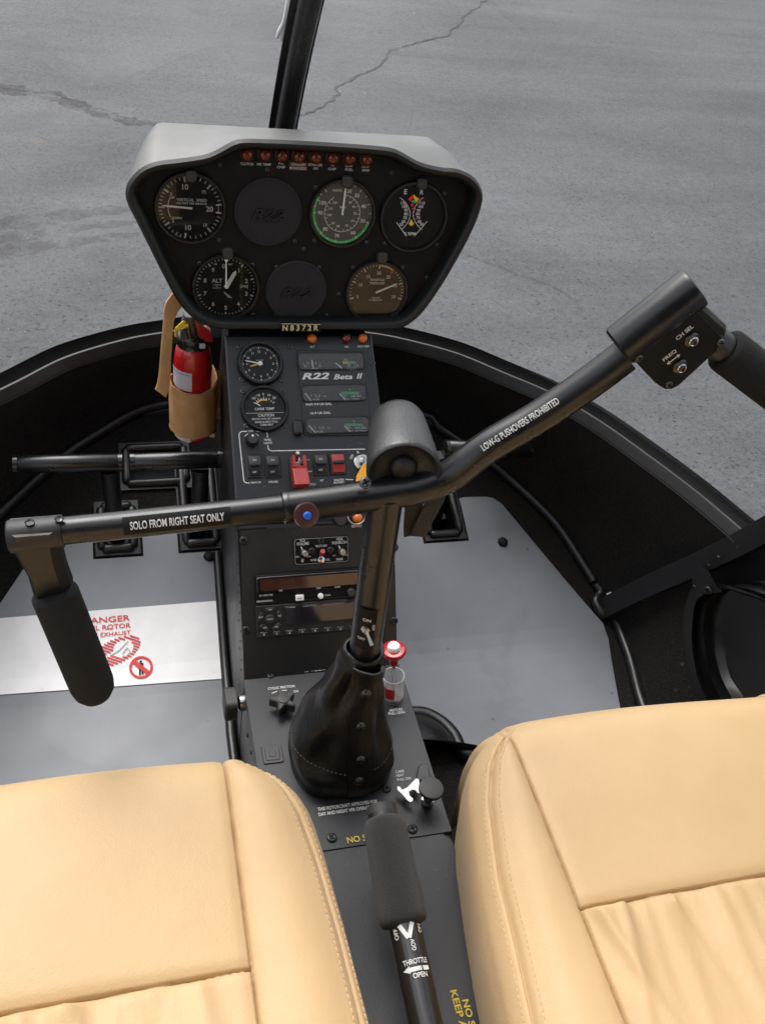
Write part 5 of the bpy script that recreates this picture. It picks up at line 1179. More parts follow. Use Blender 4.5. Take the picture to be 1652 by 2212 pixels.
for k, (pts, w_) in enumerate((([(575, 1090), (570, 1200), (560, 1320), (562, 1410)], .0075), ([(800, 1040), (740, 1160), (670, 1290), (610, 1420)], .0075))):
    q = spline([at(*zs(*p), 'y', YB + .004 - .004 * k) for p in pts], 14); ra, rb = [], []
    for i, p in enumerate(q):
        t = (q[min(i + 1, 13)] - q[max(i - 1, 0)]).normalized(); s = t.cross(Vector((0, 1, 0))).normalized(); ra.append(p + s * w_); rb.append(p - s * w_)
    m = MB(); m.rings([ra, [p + Vector((0, -.0018, 0)) for p in ra], [p + Vector((0, -.0018, 0)) for p in rb], rb], False); m.rings([ra, rb], False); m.build('strap', 'braid', cyc, 40)
# switch box and right grip
zb = zm(1480, 660, 432)
s0, s1 = at(*zb(245, 800), 'y', YB), at(*zb(985, 215), 'y', YB)
u = (s1 - s0).normalized()
m = MB(); L_ = (s1 - s0).length; m.tube([s0, s0 + u * .002, s1 - u * .004, s1 - u * .001, s1], [.0150, .0172, .0172, .0165, .0135], 32); sb = m.build('switch_sleeve', 'tube_black', cyc, 40)
SB = Fr(at(*zb(830, 810), 'y', YB - .014), u, Vector((-u.z, 0, u.x)))
bp = [SB.px(*zb(*p)) for p in [(400, 880), (420, 845), (890, 415), (930, 395), (985, 415), (1080, 410), (1310, 620), (1300, 730), (1240, 800), (1160, 880), (830, 1170), (760, 1205), (690, 1205), (620, 1165), (420, 950)]]
m = MB(); m.prism(SB, list(reversed(bp)), -.024, -.002, .003); m.build('switch_housing', 'side_black', cyc, 35)
pp = [SB.px(*zb(*p)) for p in [(405, 890), (425, 850), (895, 425), (930, 408), (975, 425), (1250, 715), (1240, 770), (820, 1155), (750, 1190), (690, 1190), (630, 1155), (425, 945)]]
m = MB(); m.prism(SB, list(reversed(pp)), -.003, .0012, .0005); fp = m.build('switch_plate', 'panel_face', cyc, 30)
for x, y in ((438, 892), (930, 443), (1215, 740), (722, 1142)): inst('screw', SCREW_S, SB.at(*SB.px(*zb(x, y)), .0012, random.uniform(0, 3)), cyc, 1.05)
for x, y in ((960, 735), (848, 990)):
    f = SB.at(*SB.px(*zb(x, y), .004)); m = MB(); m.lathe(f, [(.0062, .001), (.0062, .0022), (.0052, .0030)], 28, False, True); o = m.build('button_ring', 'black_gloss', cyc, 40)
    m = MB(); m.lathe(f, [(.0040, .002), (.0040, .0055), (.0034, .0062), (.0026, .0058)], 24); m.build('chrome_ring', 'steel', o, 40); m = MB(); m.lathe(f, [(.0027, .003), (.0026, .0066), (.0018, .0070)], 18, False, True); m.build('button_cap', 'black_gloss', o, 40)
mm = MB()
for s, x, y, wz in (('CH SEL', 880, 655, 190), ('FREQ', 738, 875, 150)):
    a, b = SB.px(*zb(x, y), .0018); put_text(mm, SB, s, a, b, .0040, wz * .2615 * S_ * .72 / FPX, .0018, 0.04, .02)
a, b = SB.px(*zb(775, 912), .0018)
mm.seg(SB, a - .0038, b, a + .0038, b, .0010, .0018)
for s_ in (-1, 1): mm.poly([SB.w(a + s_ * .0062, b, .0018), SB.w(a + s_ * .0036, b + .0021, .0018), SB.w(a + s_ * .0036, b - .0021, .0018)])
stuff(mm, 'lettering', 'white_print', fp)
g0, g1 = at(*zb(1262, 812), 'y', YB - .006), at(*zb(1640, 1105), 'y', YB - .016); gd = (g1 - g0).normalized()
m = MB(); m.tube([g0, g0 + gd * .002, g0 + gd * .006, g0 + gd * .06, g0 + gd * .13, g0 + gd * .138, g0 + gd * .144], [.0155, .0180, .0184, .0184, .0184, .0160, .0070], 28); o = m.build('foam_grip', 'foam', cyc, 60); o['label'] = 'black foam grip hanging from the right end of the crossbar'
m = MB(); m.tube([g0 - gd * .022, g0 + gd * .004], .0125, 20); m.build('grip_stub', 'side_black', cyc, 40)
# toggle plate low on the upright
zt = zm(380, 1100, 740)
uq = at(*zt(1195, 1066), 'y', .536); UT = Fr((0, .536, uq.z), (1, 0, 0), (0, .095, .995)); ux = .0150 * math.asin(max(-.9, min(.9, uq.x / .0150)))
wrU = lambda x, y, dr=.0006: Vector((0, 0, 0)) + UT.o + Vector((0, .0152, 0)) + UT.e2 * y + Vector((math.sin(x / .0150), -math.cos(x / .0150), 0)) * (.0150 + dr)
x0, y0 = .004, 0
m = MB(); m.rings([[wrU(ux + (-.0085 + .017 * k / 8), y) for k in range(9)] for y in (-.024, -.012, 0, .012, .024)], False); m.build('toggle_placard', 'dial_black', cyc, 60)
mm = MB(); put_text(mm, None, 'ON', ux, .012, .0035, wrap=lambda x, y: wrU(x, y, .0012)); put_text(mm, None, 'GOV', ux + .0065, .004, .0024, rot=-PI / 2, wrap=lambda x, y: wrU(x, y, .0012)); put_text(mm, None, 'OFF', ux - .003, -.011, .0030, wrap=lambda x, y: wrU(x, y, .0012)); stuff(mm, 'lettering', 'white_print', cyc)
q = wrU(ux - .001, .001); m = MB(); nn = Vector((.25, -.95, .1)).normalized(); m.tube([q - nn * .001, q + nn * .004], [.0036, .0034], 6); m.build('toggle_nut', 'bright_metal', cyc, 30)
m = MB(); m.tube([q + nn * .003, q + nn * .010 + Vector((0, 0, -.004)), q + nn * .014 + Vector((.001, 0, -.009))], [.0012, .0015, .0019], 10); m.build('toggle', 'bright_metal', cyc, 50)

# ================================================================== STICK BOOT
boot = thing('stick_boot', 'creased black leather boot around the cyclic stick, closed with snaps', 'boot', (0, .53, .155))
zc = at(738, 1625, 'z', .165)
BT = [(.341, .0185, .0185), (.338, .0205, .0205), (.326, .0212, .0212), (.305, .0235, .0240), (.280, .0295, .0300), (.250, .0370, .0370), (.222, .0445, .0440), (.200, .0505, .0500), (.185, .0530, .0540), (.178, .0538, .0560), (.170, .0530, .0565), (.158, .0520, .0560), (.1545, .0560, .0600)]
def boot_pt(i, t, extra=0.0):
    z, rx, ry = BT[i]; k = (z - .155) / .2; kk = 1 - k
    c = Vector((0, .547, .345)).lerp(Vector((zc.x, zc.y + .006, .155)), kk); c.z = z; c.x -= .004 * math.sin(PI * min(1, max(0, kk)))
    wr = .0022 * math.sin(3 * t + z * 55) * math.sin(PI * min(1, kk * 1.05)) + .0018 * math.sin(5 * t - z * 80 + 1.3) * math.sin(PI * kk)
    sq = 1 / (abs(math.cos(t)) ** 3.0 + abs(math.sin(t)) ** 3.0) ** (1 / 3.0); sq = 1 + (sq - 1) * kk * .9
    wr += .0007 * math.sin(9 * t + z * 140) * math.sin(PI * kk) * (1 if z < .27 else .4)
    if .19 < z < .31: wr -= .008 * math.exp(-((t - 4.05) / .35) ** 2) + .005 * math.exp(-((t - 5.55) / .25) ** 2)
    return c + Vector(((rx + wr + extra) * sq * math.cos(t), (ry + wr + extra) * sq * math.sin(t), .0025 * math.sin(2 * t + 1) * kk if i < 12 else 0))
NT = 64
fine = []
for i in range(len(BT)): fine.append([boot_pt(i, 2 * PI * j / NT) for j in range(NT)])
# smooth the profile by inserting rows
dense = []
for j in range(NT): dense.append(spline([fine[i][j] for i in range(len(BT))], 48))
m = MB(); m.rings([[dense[j][k] for j in range(NT)] for k in range(48)], True)
m.build('leather_skin', 'boot_leather', boot, 70)
m = MB(); m.rings([[boot_pt(0, 2 * PI * j / NT) + Vector((0, 0, .0)) for j in range(NT)], [boot_pt(0, 2 * PI * j / NT, -.002) for j in range(NT)], [boot_pt(2, 2 * PI * j / NT, -.003) for j in range(NT)]], True); m.build('top_hem', 'boot_leather', boot, 60)
# overlapping flap with snaps, facing aft
cen_t = 3 * PI / 2 + .14
def flap(k, s, ex):
    j = (cen_t + s) / (2 * PI) * NT; j0 = int(math.floor(j)) % NT; fr_ = j - math.floor(j); p = dense[j0][k].lerp(dense[(j0 + 1) % NT][k], fr_)
    c = sum((dense[q][k] for q in range(0, NT, 8)), Vector((0, 0, 0))) / 8; n = (p - c); n.z = 0; n.normalize(); return p + n * ex
rows = []
for k in range(1, 46):
    zz = dense[0][k].z; wd = min(.42, .0115 / max(.02, abs(zz - .36) * .2 + .018)) * 1.0
    rows.append([flap(k, -wd, .0003), flap(k, -wd, .0022), flap(k, -wd * .5, .0027), flap(k, 0, .0028), flap(k, wd * .5, .0027), flap(k, wd, .0022), flap(k, wd, .0003)])
m = MB(); m.rings(rows, False); m.build('snap_flap', 'boot_leather', boot, 50)
snap = dome_mesh('snap', .0056, 'black_gloss')
for k in (9, 20, 30, 38):
    p = flap(k, -.02, .0028); c = sum((dense[q][k] for q in range(0, NT, 8)), Vector((0, 0, 0))) / 8; n = (p - c); n.z = .006; n.normalize(); e1_ = n.cross(Vector((0, 0, 1))).normalized() * -1
    f = Fr(p, e1_, n.cross(e1_)); inst('snap', snap, f, boot)
# folded top edge curl
fp_ = [flap(2, s, .0035 + .004 * (1 - abs(s) * 1.2)) + Vector((0, 0, -.004 * s)) for s in (-.75, -.5, -.25, 0, .25, .5, .7)]
m = MB(); ft = spline(fp_, 24); m.rings([[p + Vector((0, -.0012, .004)) for p in ft], ft, [p + Vector((0, -.0005, -.012)) for p in ft]], False); m.build('flap_fold', 'boot_leather', boot, 60)
m = MB(); m.tube([p + Vector((0, -.0012, .004)) for p in ft], .0010, 6); m.build('fold_edge', 'thread_grey', boot, 60)
# bottom seam stitching
m = MB(); seam = [dense[j % NT][36] for j in range(NT + 1)]; sp = spline(seam, 150)
for i in range(0, 148, 2):
    a, b = sp[i], sp[i + 1]; c = Vector((zc.x, zc.y, a.z)); n = (a - c).normalized() * .0008; m.tube([a + n, b + n], .00055, 5)
m.build('stitching', 'thread_grey', boot, kind='stuff')

# ================================================================== COLLECTIVE LEVER
col = thing('collective_lever', 'black collective lever with foam twist grip between the seats', 'lever', (.004, .20, .20))
c0, c1 = at(828, 1772, 'x', .004), at(872, 1995, 'x', .004); ca = (c1 - c0).normalized()
endp = at(925, 2240, 'x', .004); tb_ = [c0 - ca * .006, c0 + ca * .03, c1, c1.lerp(endp, .5), endp, endp + (endp - c1).normalized() * .15]
m = MB(); m.tube(tb_, .0142, 24); m.build('lever_tube', 'black_gloss', col, 50)
L_ = (c1 - c0).length; q = [c0 - ca * .002, c0, c0 + ca * .004, c0 + ca * .012] + [c0 + ca * L_ * t for t in (.3, .5, .7, .9)] + [c1 - ca * .003, c1, c1 + ca * .002]
m = MB(); m.tube(q, [.0140, .0172, .0190, .0198, .0202, .0205, .0208, .0210, .0208, .0195, .0150], 30); m.build('foam_grip', 'foam_grey', col, 60)
m = MB(); m.tube([c0 - ca * .014, c0 - ca * .013, c0 - ca * .002], [.0115, .0140, .0142], 24); m.build('grip_collar', 'knob_grey', col, 40)
ctr = c1; ld = (endp - c1).normalized(); vv = (CAM - c1.lerp(endp, .3)); vv = (vv - ld * vv.dot(ld)).normalized(); sv = ld.cross(vv) * -1
if sv.x < 0: sv = -sv
def wc(x, y, dr=.0006):                                         # x across the tube, y forward along it
    t = x / .0142; return c1 - ld * y + (vv * math.cos(t) + sv * math.sin(t)) * (.0142 + dr)
mm = MB(); ln = (endp - c1).length
yv = lambda py: -((at(872 + (py - 1995) * .215, py, 'x', .004) - c1).dot(ld))
put_text(mm, None, 'THROTTLE', .0030, yv(2086), .0044, .0212, wrap=lambda x, y: wc(x, y, .0008), bold=.02); put_text(mm, None, 'OPEN', .0045, yv(2116), .0042, .0122, wrap=lambda x, y: wc(x, y, .0008), bold=.02)
put_text(mm, None, 'GOV', .0040, yv(2052), .0036, .0092, rot=PI / 2, wrap=lambda x, y: wc(x, y, .0008), bold=.02)
put_text(mm, None, 'OFF', -.0085, yv(2022), .0038, .0090, rot=PI / 2, wrap=lambda x, y: wc(x, y, .0008), bold=.015); put_text(mm, None, 'ON', .0135, yv(2018), .0038, .0070, rot=PI / 2, wrap=lambda x, y: wc(x, y, .0008), bold=.015)
def wseg(x0, y0, x1, y1, w):
    d = Vector((x1 - x0, y1 - y0)); n = Vector((-d.y, d.x)).normalized() * w / 2; mm.add([wc(x0 + n.x, y0 + n.y, .0008), wc(x0 - n.x, y0 - n.y, .0008), wc(x1 - n.x, y1 - n.y, .0008), wc(x1 + n.x, y1 + n.y, .0008)], [(0, 1, 2, 3)])
ya = yv(2102); wseg(-.004, ya, .004, ya, .0034); wseg(.004, ya, .0140, ya, .0034); mm.add([wc(-.0090, ya, .0008), wc(-.003, ya + .0030, .0008), wc(-.003, ya - .0030, .0008)], [(0, 1, 2)])
wseg(-.0042, yv(2006), .0012, yv(2036), .0036); wseg(.0070, yv(2004), .0018, yv(2036), .0036)
stuff(mm, 'lettering', 'white_print', col)

# ================================================================== SEATS
def make_seat(sg, label, pipe, sil):
    """inner edge faces the tunnel; sg = +1 right seat, -1 left seat"""
    root = thing('leather_seat', label, 'seat', (sg * .29, .24, .0), 'tan leather seats')
    ZT, YF, YR, XS, XO, HS = .280, .508, -.02, .136, .515, .302
    XS2 = XO - (XS - .062)
    Xin = lambda y: lerp_tab(sil, y); Xp = lambda y: lerp_tab(pipe, y)
    def yfront(x):                                              # rounded front corners in plan
        d = max(0, .135 - (x - .075)) if x < .21 else 0
        d2 = max(0, .06 - (XO - x)) if x > .4 else 0
        return YF - 3.4 * max(0, .088 - (x - .055)) ** 2 - 4.0 * d2 ** 2 + .004 * math.sin((x - .136) / .24 * PI) * (1 if .136 < x < .44 else 0)
    rnd = random.Random(11 if sg > 0 else 23)
    fold = [(rnd.uniform(XS + .01, XS2 - .01), rnd.uniform(.0040, .0095), rnd.uniform(.0025, .0058), rnd.uniform(.04, .13), rnd.uniform(-.25, .25)) for _ in range(26)]
    def height(x, y):
        yf = yfront(x); dF = max(0.0, yf - y); dI = max(0.0, x - Xin(min(y, .49))); dO = max(0.0, XO - x)
        def roll(d, r): return 0 if d >= r else (math.sqrt(max(0, r * r - (r - d) ** 2)) - r)
        z = ZT + roll(dF, .050) * .95 + roll(dI, .052) * .80 + roll(dO, .045) * .9
        cen = XS < x < XS2
        # crown of each panel
        if cen:
            t = (x - XS) / (XS2 - XS); cr = math.sin(PI * t) ** .6
            z += .0045 * cr * (math.sin(PI * min(1, max(0, (y - HS) / (yf - HS)))) ** .7 if y > HS else math.sin(PI * min(1, max(0, (HS - y) / .32))) ** .6)
            if y <= HS:
                e = HS - y
                for fx, fw, fa, fl_, sk in fold:
                    xx = x - fx - sk * e; z += fa * math.exp(-(xx / fw) ** 2) * math.exp(-e / fl_) * sstep(0, .006, e) * (1 if int(fx * 1000) % 3 else -.45)
                z += .0012 * math.sin(x * 90 + 3 * math.sin(y * 30)) * math.exp(-e / .12)
        else:
            if x <= XS and x > Xp(y): t = (x - Xp(y)) / max(.01, XS - Xp(y)); z += .0045 * math.sin(PI * min(1, t)) ** .8
        # sewn grooves
        pk_ = 1 + .25 * math.sin(y * 1000); g = .0034 * pk_ * math.exp(-((x - XS) / .0013) ** 2) + .0034 * pk_ * math.exp(-((x - XS2) / .0013) ** 2) + .0022 * math.exp(-((x - XS) / .006) ** 2)
        if cen: g += .0036 * (1 + .25 * math.sin(x * 1000)) * math.exp(-((y - HS) / .0013) ** 2) + .0022 * math.exp(-((y - HS) / .006) ** 2)
        g += .0026 * math.exp(-((x - Xp(y)) / .0013) ** 2)
        z += .0012 * math.exp(-((x - Xp(y) - .005) / .003) ** 2) + .0012 * math.exp(-((x - Xp(y) + .005) / .003) ** 2)
        return z - g
    def clus(a, b, n, c0, c1):                                  # dense towards chosen ends
        out = []
        for i in range(n):
            t = i / n
            if c0 and c1: t = t - .14 * math.sin(2 * PI * t)
            elif c0: t = t ** 1.7
            elif c1: t = 1 - (1 - t) ** 1.7
            out.append(a + (b - a) * t)
        return out
    S1 = clus(0, 1, 16, True, True) + clus(1, 2, 26, True, True) + clus(2, 3, 90, True, True) + clus(3, 4, 12, True, True) + [4.0]
    Tr = clus(0, .30, 14, False, False) + clus(.30, .62, 46, False, True) + clus(.62, 1.0, 70, True, True) + [1.0]
    def xy(s, t):
        yn = YR + (YF - YR) * t
        if t <= .62: yn = YR + (HS - YR) * t / .62
        else: yn = HS + (YF - HS) * (t - .62) / .38
        yq = min(yn, .490)
        if s <= 1: x = Xin(yq) + (Xp(yq) - Xin(yq)) * s
        elif s <= 2: x = Xp(yq) + (XS - Xp(yq)) * (s - 1)
        elif s <= 3: x = XS + (XS2 - XS) * (s - 2)
        else: x = XS2 + (XO - XS2) * (s - 3)
        if t > .62: yn = HS + (yfront(x) - HS) * (t - .62) / .38
        return x, yn
    ns, ntt = len(S1), len(Tr); grid = []
    for t in Tr:
        for s in S1:
            x, y = xy(s, t); grid.append(Vector((sg * x, y, height(x, y))))
    m = MB(); m.v = grid
    m.f = [(j * ns + i, j * ns + i + 1, (j + 1) * ns + i + 1, (j + 1) * ns + i) for j in range(ntt - 1) for i in range(ns - 1)]
    loop = [j * ns for j in range(ntt)] + [(ntt - 1) * ns + i for i in range(1, ns)] + [j * ns + ns - 1 for j in range(ntt - 2, -1, -1)]
    base = [m.v[i].copy() for i in loop]; cen = Vector((sg * .29, .25, 0)); prev = loop
    outn = []
    for i, p in enumerate(base):
        t = base[min(i + 1, len(base) - 1)] - base[max(i - 1, 0)]; n = Vector((t.y, -t.x, 0)); n = n.normalized() if n.length > 1e-9 else Vector((0, 1, 0))
        if n.dot(p - cen) < 0: n = -n
        outn.append(n)
    for o_, dz in ((.0010, -.006), (.0016, -.014), (.0014, -.028), (.0004, -.05), (-.003, -.085), (-.008, -.13)):
        k = len(m.v); m.v += [p + n * o_ + Vector((0, 0, dz)) for p, n in zip(base, outn)]
        for i in range(len(loop) - 1): m.f.append((prev[i], prev[i + 1], k + i + 1, k + i))
        prev = list(range(k, k + len(loop)))
    m.build('cushion', 'seat_leather', root, 75)
    # stitching: twin rows along the piping seam, single rows inside the panel seams
    m = MB()
    def row(fx, ys_, step=.0052, ln=.0034):
        y = ys_[0]; last = None
        while y < ys_[1]:
            x = fx(y); x2 = fx(y + ln); p = Vector((sg * x, y, height(x, y) + .0004)); q = Vector((sg * x2, y + ln, height(x2, y + ln) + .0004))
            if y + ln < yfront(x2) - .004: m.tube([p, p.lerp(q, .5) + Vector((0, 0, .0004)), q], .00042, 5)
            y += step
    row(lambda y: Xp(y) + .0062, (.16, .488)); row(lambda y: Xp(y) - .0062, (.16, .480))
    m.build('stitching', 'thread_tan', root, kind='stuff')
    m = MB(); m.box(Fr((sg * .29, .20, .075), (1, 0, 0), (0, 1, 0)), 0, 0, 0, .40, .46, .15); m.build('seat_base', 'carpet', root, bevel=.01)
    # backrest behind the camera
    m = MB(); rows = []
    for k in range(9):
        t = k / 8; y0 = -.05 - .12 * t; z0 = .26 + .46 * t; w_ = .225 - .05 * t ** 3
        rows.append([Vector((sg * .29 + a, y0 + b, z0)) for a, b in ((-w_, -.05), (-w_, .0), (-w_ * .8, .035), (0, .045), (w_ * .8, .035), (w_, 0), (w_, -.05))])
    m.rings(rows, True, True, True); m.build('backrest', 'seat_leather', root, 60)
    return root
sil_R = [(-.02, .050), (.229, .056), (.29, .062), (.357, .070), (.419, .080), (.45, .088), (.47, .098), (.49, .118)]
pipe_R = [(-.02, .064), (.224, .069), (.293, .077), (.344, .082), (.414, .096), (.451, .110), (.470, .124), (.49, .142)]
sil_L = [(-.02, .042), (.26, .050), (.34, .054), (.40, .058), (.436, .062), (.458, .068), (.475, .078), (.49, .092)]
pipe_L = [(-.02, .056), (.257, .0605), (.32, .0635), (.38, .069), (.434, .078), (.460, .089), (.476, .100), (.49, .115)]
make_seat(-1, 'tan leather seat left of the collective lever, nearest the camera', pipe_L, sil_L)
make_seat(1, 'tan leather seat right of the collective lever, beside the door', pipe_R, sil_R)

# ================================================================== FIRE EXTINGUISHER AND HOLSTER
EX, EY = -.119, 1.022
EF = Fr((EX, EY, 0), (1, 0, 0), (0, 1, 0))
zx = zm(380, 720, 200, 1106)
zat = lambda x, y: at(*zx(x, y), 'y', EY - .02).z
fe = thing('fire_extinguisher', 'small red fire extinguisher with black valve beside the pedestal', 'fire extinguisher', (EX, EY, .247))
zb0 = .246; zs_ = .372
m = MB(); m.lathe(EF, [(.016, zb0), (.0215, zb0 + .002), (.0238, zb0 + .008), (.0240, zb0 + .02), (.0240, .356), (.0234, .368), (.0216, .378), (.0190, .385), (.016, .389)], 40, True, True); m.build('bottle', 'red_gloss', fe, 50)
m = MB(); m.lathe(EF, [(.0180, .383), (.0195, .385), (.0198, .397), (.0180, .401), (.0150, .403)], 36, True, True); m.build('valve_collar', 'black_gloss', fe, 40)
m = MB(); m.rings([[EF.w(x * s_, y * s_ - .002, z) for x, y in rrect(-.002, 0, .026, .024, .007)] for z, s_ in ((.398, 1.10), (.409, 1.0), (.420, .88), (.428, .70))], True, True, True); m.build('valve_body', 'black_gloss', fe, 40)
for k in range(4): m = MB(); m.box(Fr((EX - .009 + k * .005, EY - .0135, .410), (1, 0, .2), (-.2, 0, 1)), 0, 0, 0, .0022, .018, .004); m.build('grip_rib', 'black_gloss', fe, 30, .0008)
m = MB(); hp = [(.002, .424), (.012, .419), (.021, .409), (.023, .397), (.014, .397), (.005, .406)]
m.rings([[Vector((EX + x, EY + y, z)) for x, z in hp] for y in (-.016, .004)], True, True, True); m.build('lever', 'red_gloss', fe, 30, .0015)
m = MB(); m.rings([[Vector((EX + x, EY + y, z)) for x, z in ((.006, .391), (.013, .391), (.013, .397), (.006, .397))] for y in (-.021, -.019)], True, True, True); m.build('gauge_window', 'label_white', fe)
for nm, z0, z1, a0, a1 in (('label', .330, .357, 175, 262), ('label', .250, .262, 185, 258)):
    m = MB(); m.rings([[EF.w(.0243 * math.cos(R(a0 + (a1 - a0) * k / 12)), .0243 * math.sin(R(a0 + (a1 - a0) * k / 12)), z) for k in range(13)] for z in (z0, z1)], False); lbl = m.build(nm, 'label_white', fe, 60)
    m = MB(); m.rings([[EF.w(.0246 * math.cos(R(a0 + 6 + (a1 - a0 - 12) * k / 12)), .0246 * math.sin(R(a0 + 6 + (a1 - a0 - 12) * k / 12)), z) for k in range(13)] for z in (z1 - .003, z1 - .004)], False); m.build('label_rule', 'blue_button', lbl, fix=False)
    m = MB()
    for q_ in range(3 if z1 > .3 else 1): m.rings([[EF.w(.0246 * math.cos(R(a0 + 10 + (a1 - a0 - 24 - 8 * q_) * k / 12)), .0246 * math.sin(R(a0 + 10 + (a1 - a0 - 24 - 8 * q_) * k / 12)), z) for k in range(13)] for z in (z1 - .006 - q_ * .003, z1 - .0068 - q_ * .003)], False)
    m.build('label_print', 'grey_print', lbl, kind='stuff', fix=False)
tie = [at(*zx(x, y), 'y', EY - .024) for x, y in ((330, 665), (335, 590), (360, 545), (400, 500), (440, 470), (455, 480), (420, 520), (330, 560), (390, 560), (450, 540), (500, 515))]
m = MB(); m.tube(spline(tie, 50), .0017, 8); m.build('safety_tie', 'yellow_plastic', fe, 60)
hol = thing('extinguisher_holster', 'brown leather holster with a hanging strap around the red bottle', 'holster', (EX, EY, .262))
rows = []; rin = []
for z in (.2605, .264, .28, .30, .316, .330, .3335):
    row = []
    for k in range(41):
        t = R(150 + 245 * k / 40); r = .0300 + .0006 * math.sin(9 * t + z * 60); sag = -.004 * math.exp(-((k - 20) / 9.0) ** 2) if z > .3 else 0
        fl_ = .010 * sstep(34, 40, k); row.append(EF.w(r * math.cos(t) + fl_ * .3, r * math.sin(t) + fl_, z + sag + (.004 * sstep(26, 40, k) if z > .3 else 0)))
    rows.append(row)
rin = [[p + Vector((EX - p.x, EY - p.y, 0)).normalized() * .0022 for p in row] for row in rows]
m = MB(); m.rings(rows + list(reversed(rin)), False); m.rings([rows[-1], rin[-1]], False); m.build('holster_body', 'holster_tan', hol, 50)
m = MB()
for zr in (1, 5):
    for k in range(2, 39): a, b = rows[zr][k], rows[zr][k].lerp(rows[zr][k + 1], .6); n = (a - Vector((EX, EY, a.z))).normalized() * .0004; m.tube([a + n, b + n], .00035, 4)
m.build('stitching', 'stitch_holster', hol, kind='stuff')
m = MB(); ed = [rows[i][38] + Vector((.003, -.003, 0)) for i in range(len(rows))]; m.rings([[p + Vector((-.004, -.001, 0)) for p in ed], [p + Vector((.004, -.003, 0)) for p in ed], [p + Vector((.005, .004, 0)) for p in ed]], False); m.build('back_edge', 'holster_tan', hol, 40)
sp_ = [((355, 340), (200, 200)), ((330, 400), (180, 260)), ((310, 450), (165, 350)), ((295, 560), (155, 520)), ((280, 800), (132, 780)), ((268, 1000), (115, 1000)), ((262, 1200), (100, 1180)), ((245, 1380), (75, 1340)), ((195, 1515), (50, 1405))]
ra = spline([at(*zx(*p), 'y', EY - .022 - .004 * math.sin(i * .7)) for i, (p, q) in enumerate(sp_)], 40); rb = spline([at(*zx(*q), 'y', EY - .024 - .004 * math.sin(i * .7)) for i, (p, q) in enumerate(sp_)], 40)
pre = [Vector((.016, .012, .006)), Vector((.008, .004, .010))]
ra = [ra[0] + v for v in pre] + ra; rb = [rb[0] + v for v in pre] + rb
th = Vector((0, .0028, 0)); mid_ = lambda t: [a.lerp(b, t) for a, b in zip(ra, rb)]
m = MB(); m.rings([[p + th for p in ra], ra, [p + Vector((0, -.0006, 0)) for p in mid_(.12)], mid_(.5), [p + Vector((0, -.0006, 0)) for p in mid_(.88)], rb, [p + th for p in rb]], False); m.rings([[p + th for p in ra], [p + th for p in rb]], False)
m.build('strap', 'strap_tan', hol, 50)
m = MB()
for t in (.22, .40, .62, .80):
    q = mid_(t)
    for i in range(3, len(q) - 2): m.tube([q[i] + Vector((0, -.0008, 0)), q[i].lerp(q[i + 1], .6) + Vector((0, -.0008, 0))], .00035, 4)
m.build('strap_stitching', 'stitch_holster', hol, kind='stuff')
m = MB(); m.tube([at(*zx(840, 2010), 'y', EY - .01), at(*zx(835, 2060), 'y', EY - .012)], [.0045, .0040], 12); m.build('strap_tail', 'strap_tan', hol, 50)
m = MB(); q = [at(*zx(*p), 'y', EY - .008) for p in ((790, 1960), (880, 1930), (895, 1985), (780, 1995))]; m.rings([q, [p + Vector((0, .006, 0)) for p in q]], True, True, True); m.build('clip', 'rim_grey', hol)

# ================================================================== PEDALS
def pedal(label, x0, y0, x1, y1, arm_px, base, cap_l=True):
    Yp = 1.02; a, b = at(x0, y0, 'y', Yp), at(x1, y1, 'y', Yp)
    root = thing('rudder_pedal', label, 'pedal', base, 'rudder pedals')
    m = MB(); d = (b - a).normalized(); m.tube([a, a + d * .002, b - d * .002, b], [.0105, .0120, .0120, .0105], 24); m.build('foot_bar', 'tube_black', root, 45)
    for e, s in ((a, -1), (b, 1)): m = MB(); m.tube([e - d * s * .004, e + d * s * .0015, e + d * s * .0025], [.0127, .0127, .0110], 24); m.build('end_cap', 'black_gloss', root, 40)
    ta = at(*arm_px, 'y', Yp); m = MB(); m.tube([ta + Vector((0, 0, -.004)), ta.lerp(Vector(base), .5) + Vector((0, -.006, 0)), Vector(base), Vector(base) + Vector((0, .01, -.10))], .0115, 18); m.build('arm', 'frame_black', root, 45)
    m = MB(); bb = Vector(base); m.box(Fr(bb + Vector((0, -.004, .006)), (1, 0, 0), (0, 1, .4)), 0, 0, 0, .030, .010, .004); m.build('arm_bracket', 'side_black', root, bevel=.001)
    return root
def sbase(s, fx=.5, fy=.45):
    x = s[0] + (s[1] - s[0]) * fx; y = s[2] + (s[3] - s[2]) * fy; return (x, y, floor_z(y) - .02)
pedal('black tube pedal bar furthest left, above the left floor panel', 32, 1003, 262, 999, (236, 1012), sbase(SL1))
pedal('black tube pedal bar against the left side of the pedestal', 284, 998, 476, 992, (434, 1008), sbase(SL2, .45, .35))
pedal('black tube pedal bar right of the pedestal behind the crossbar', 962, 968, 1143, 972, (950, 978), sbase(SL4, .45, .5))

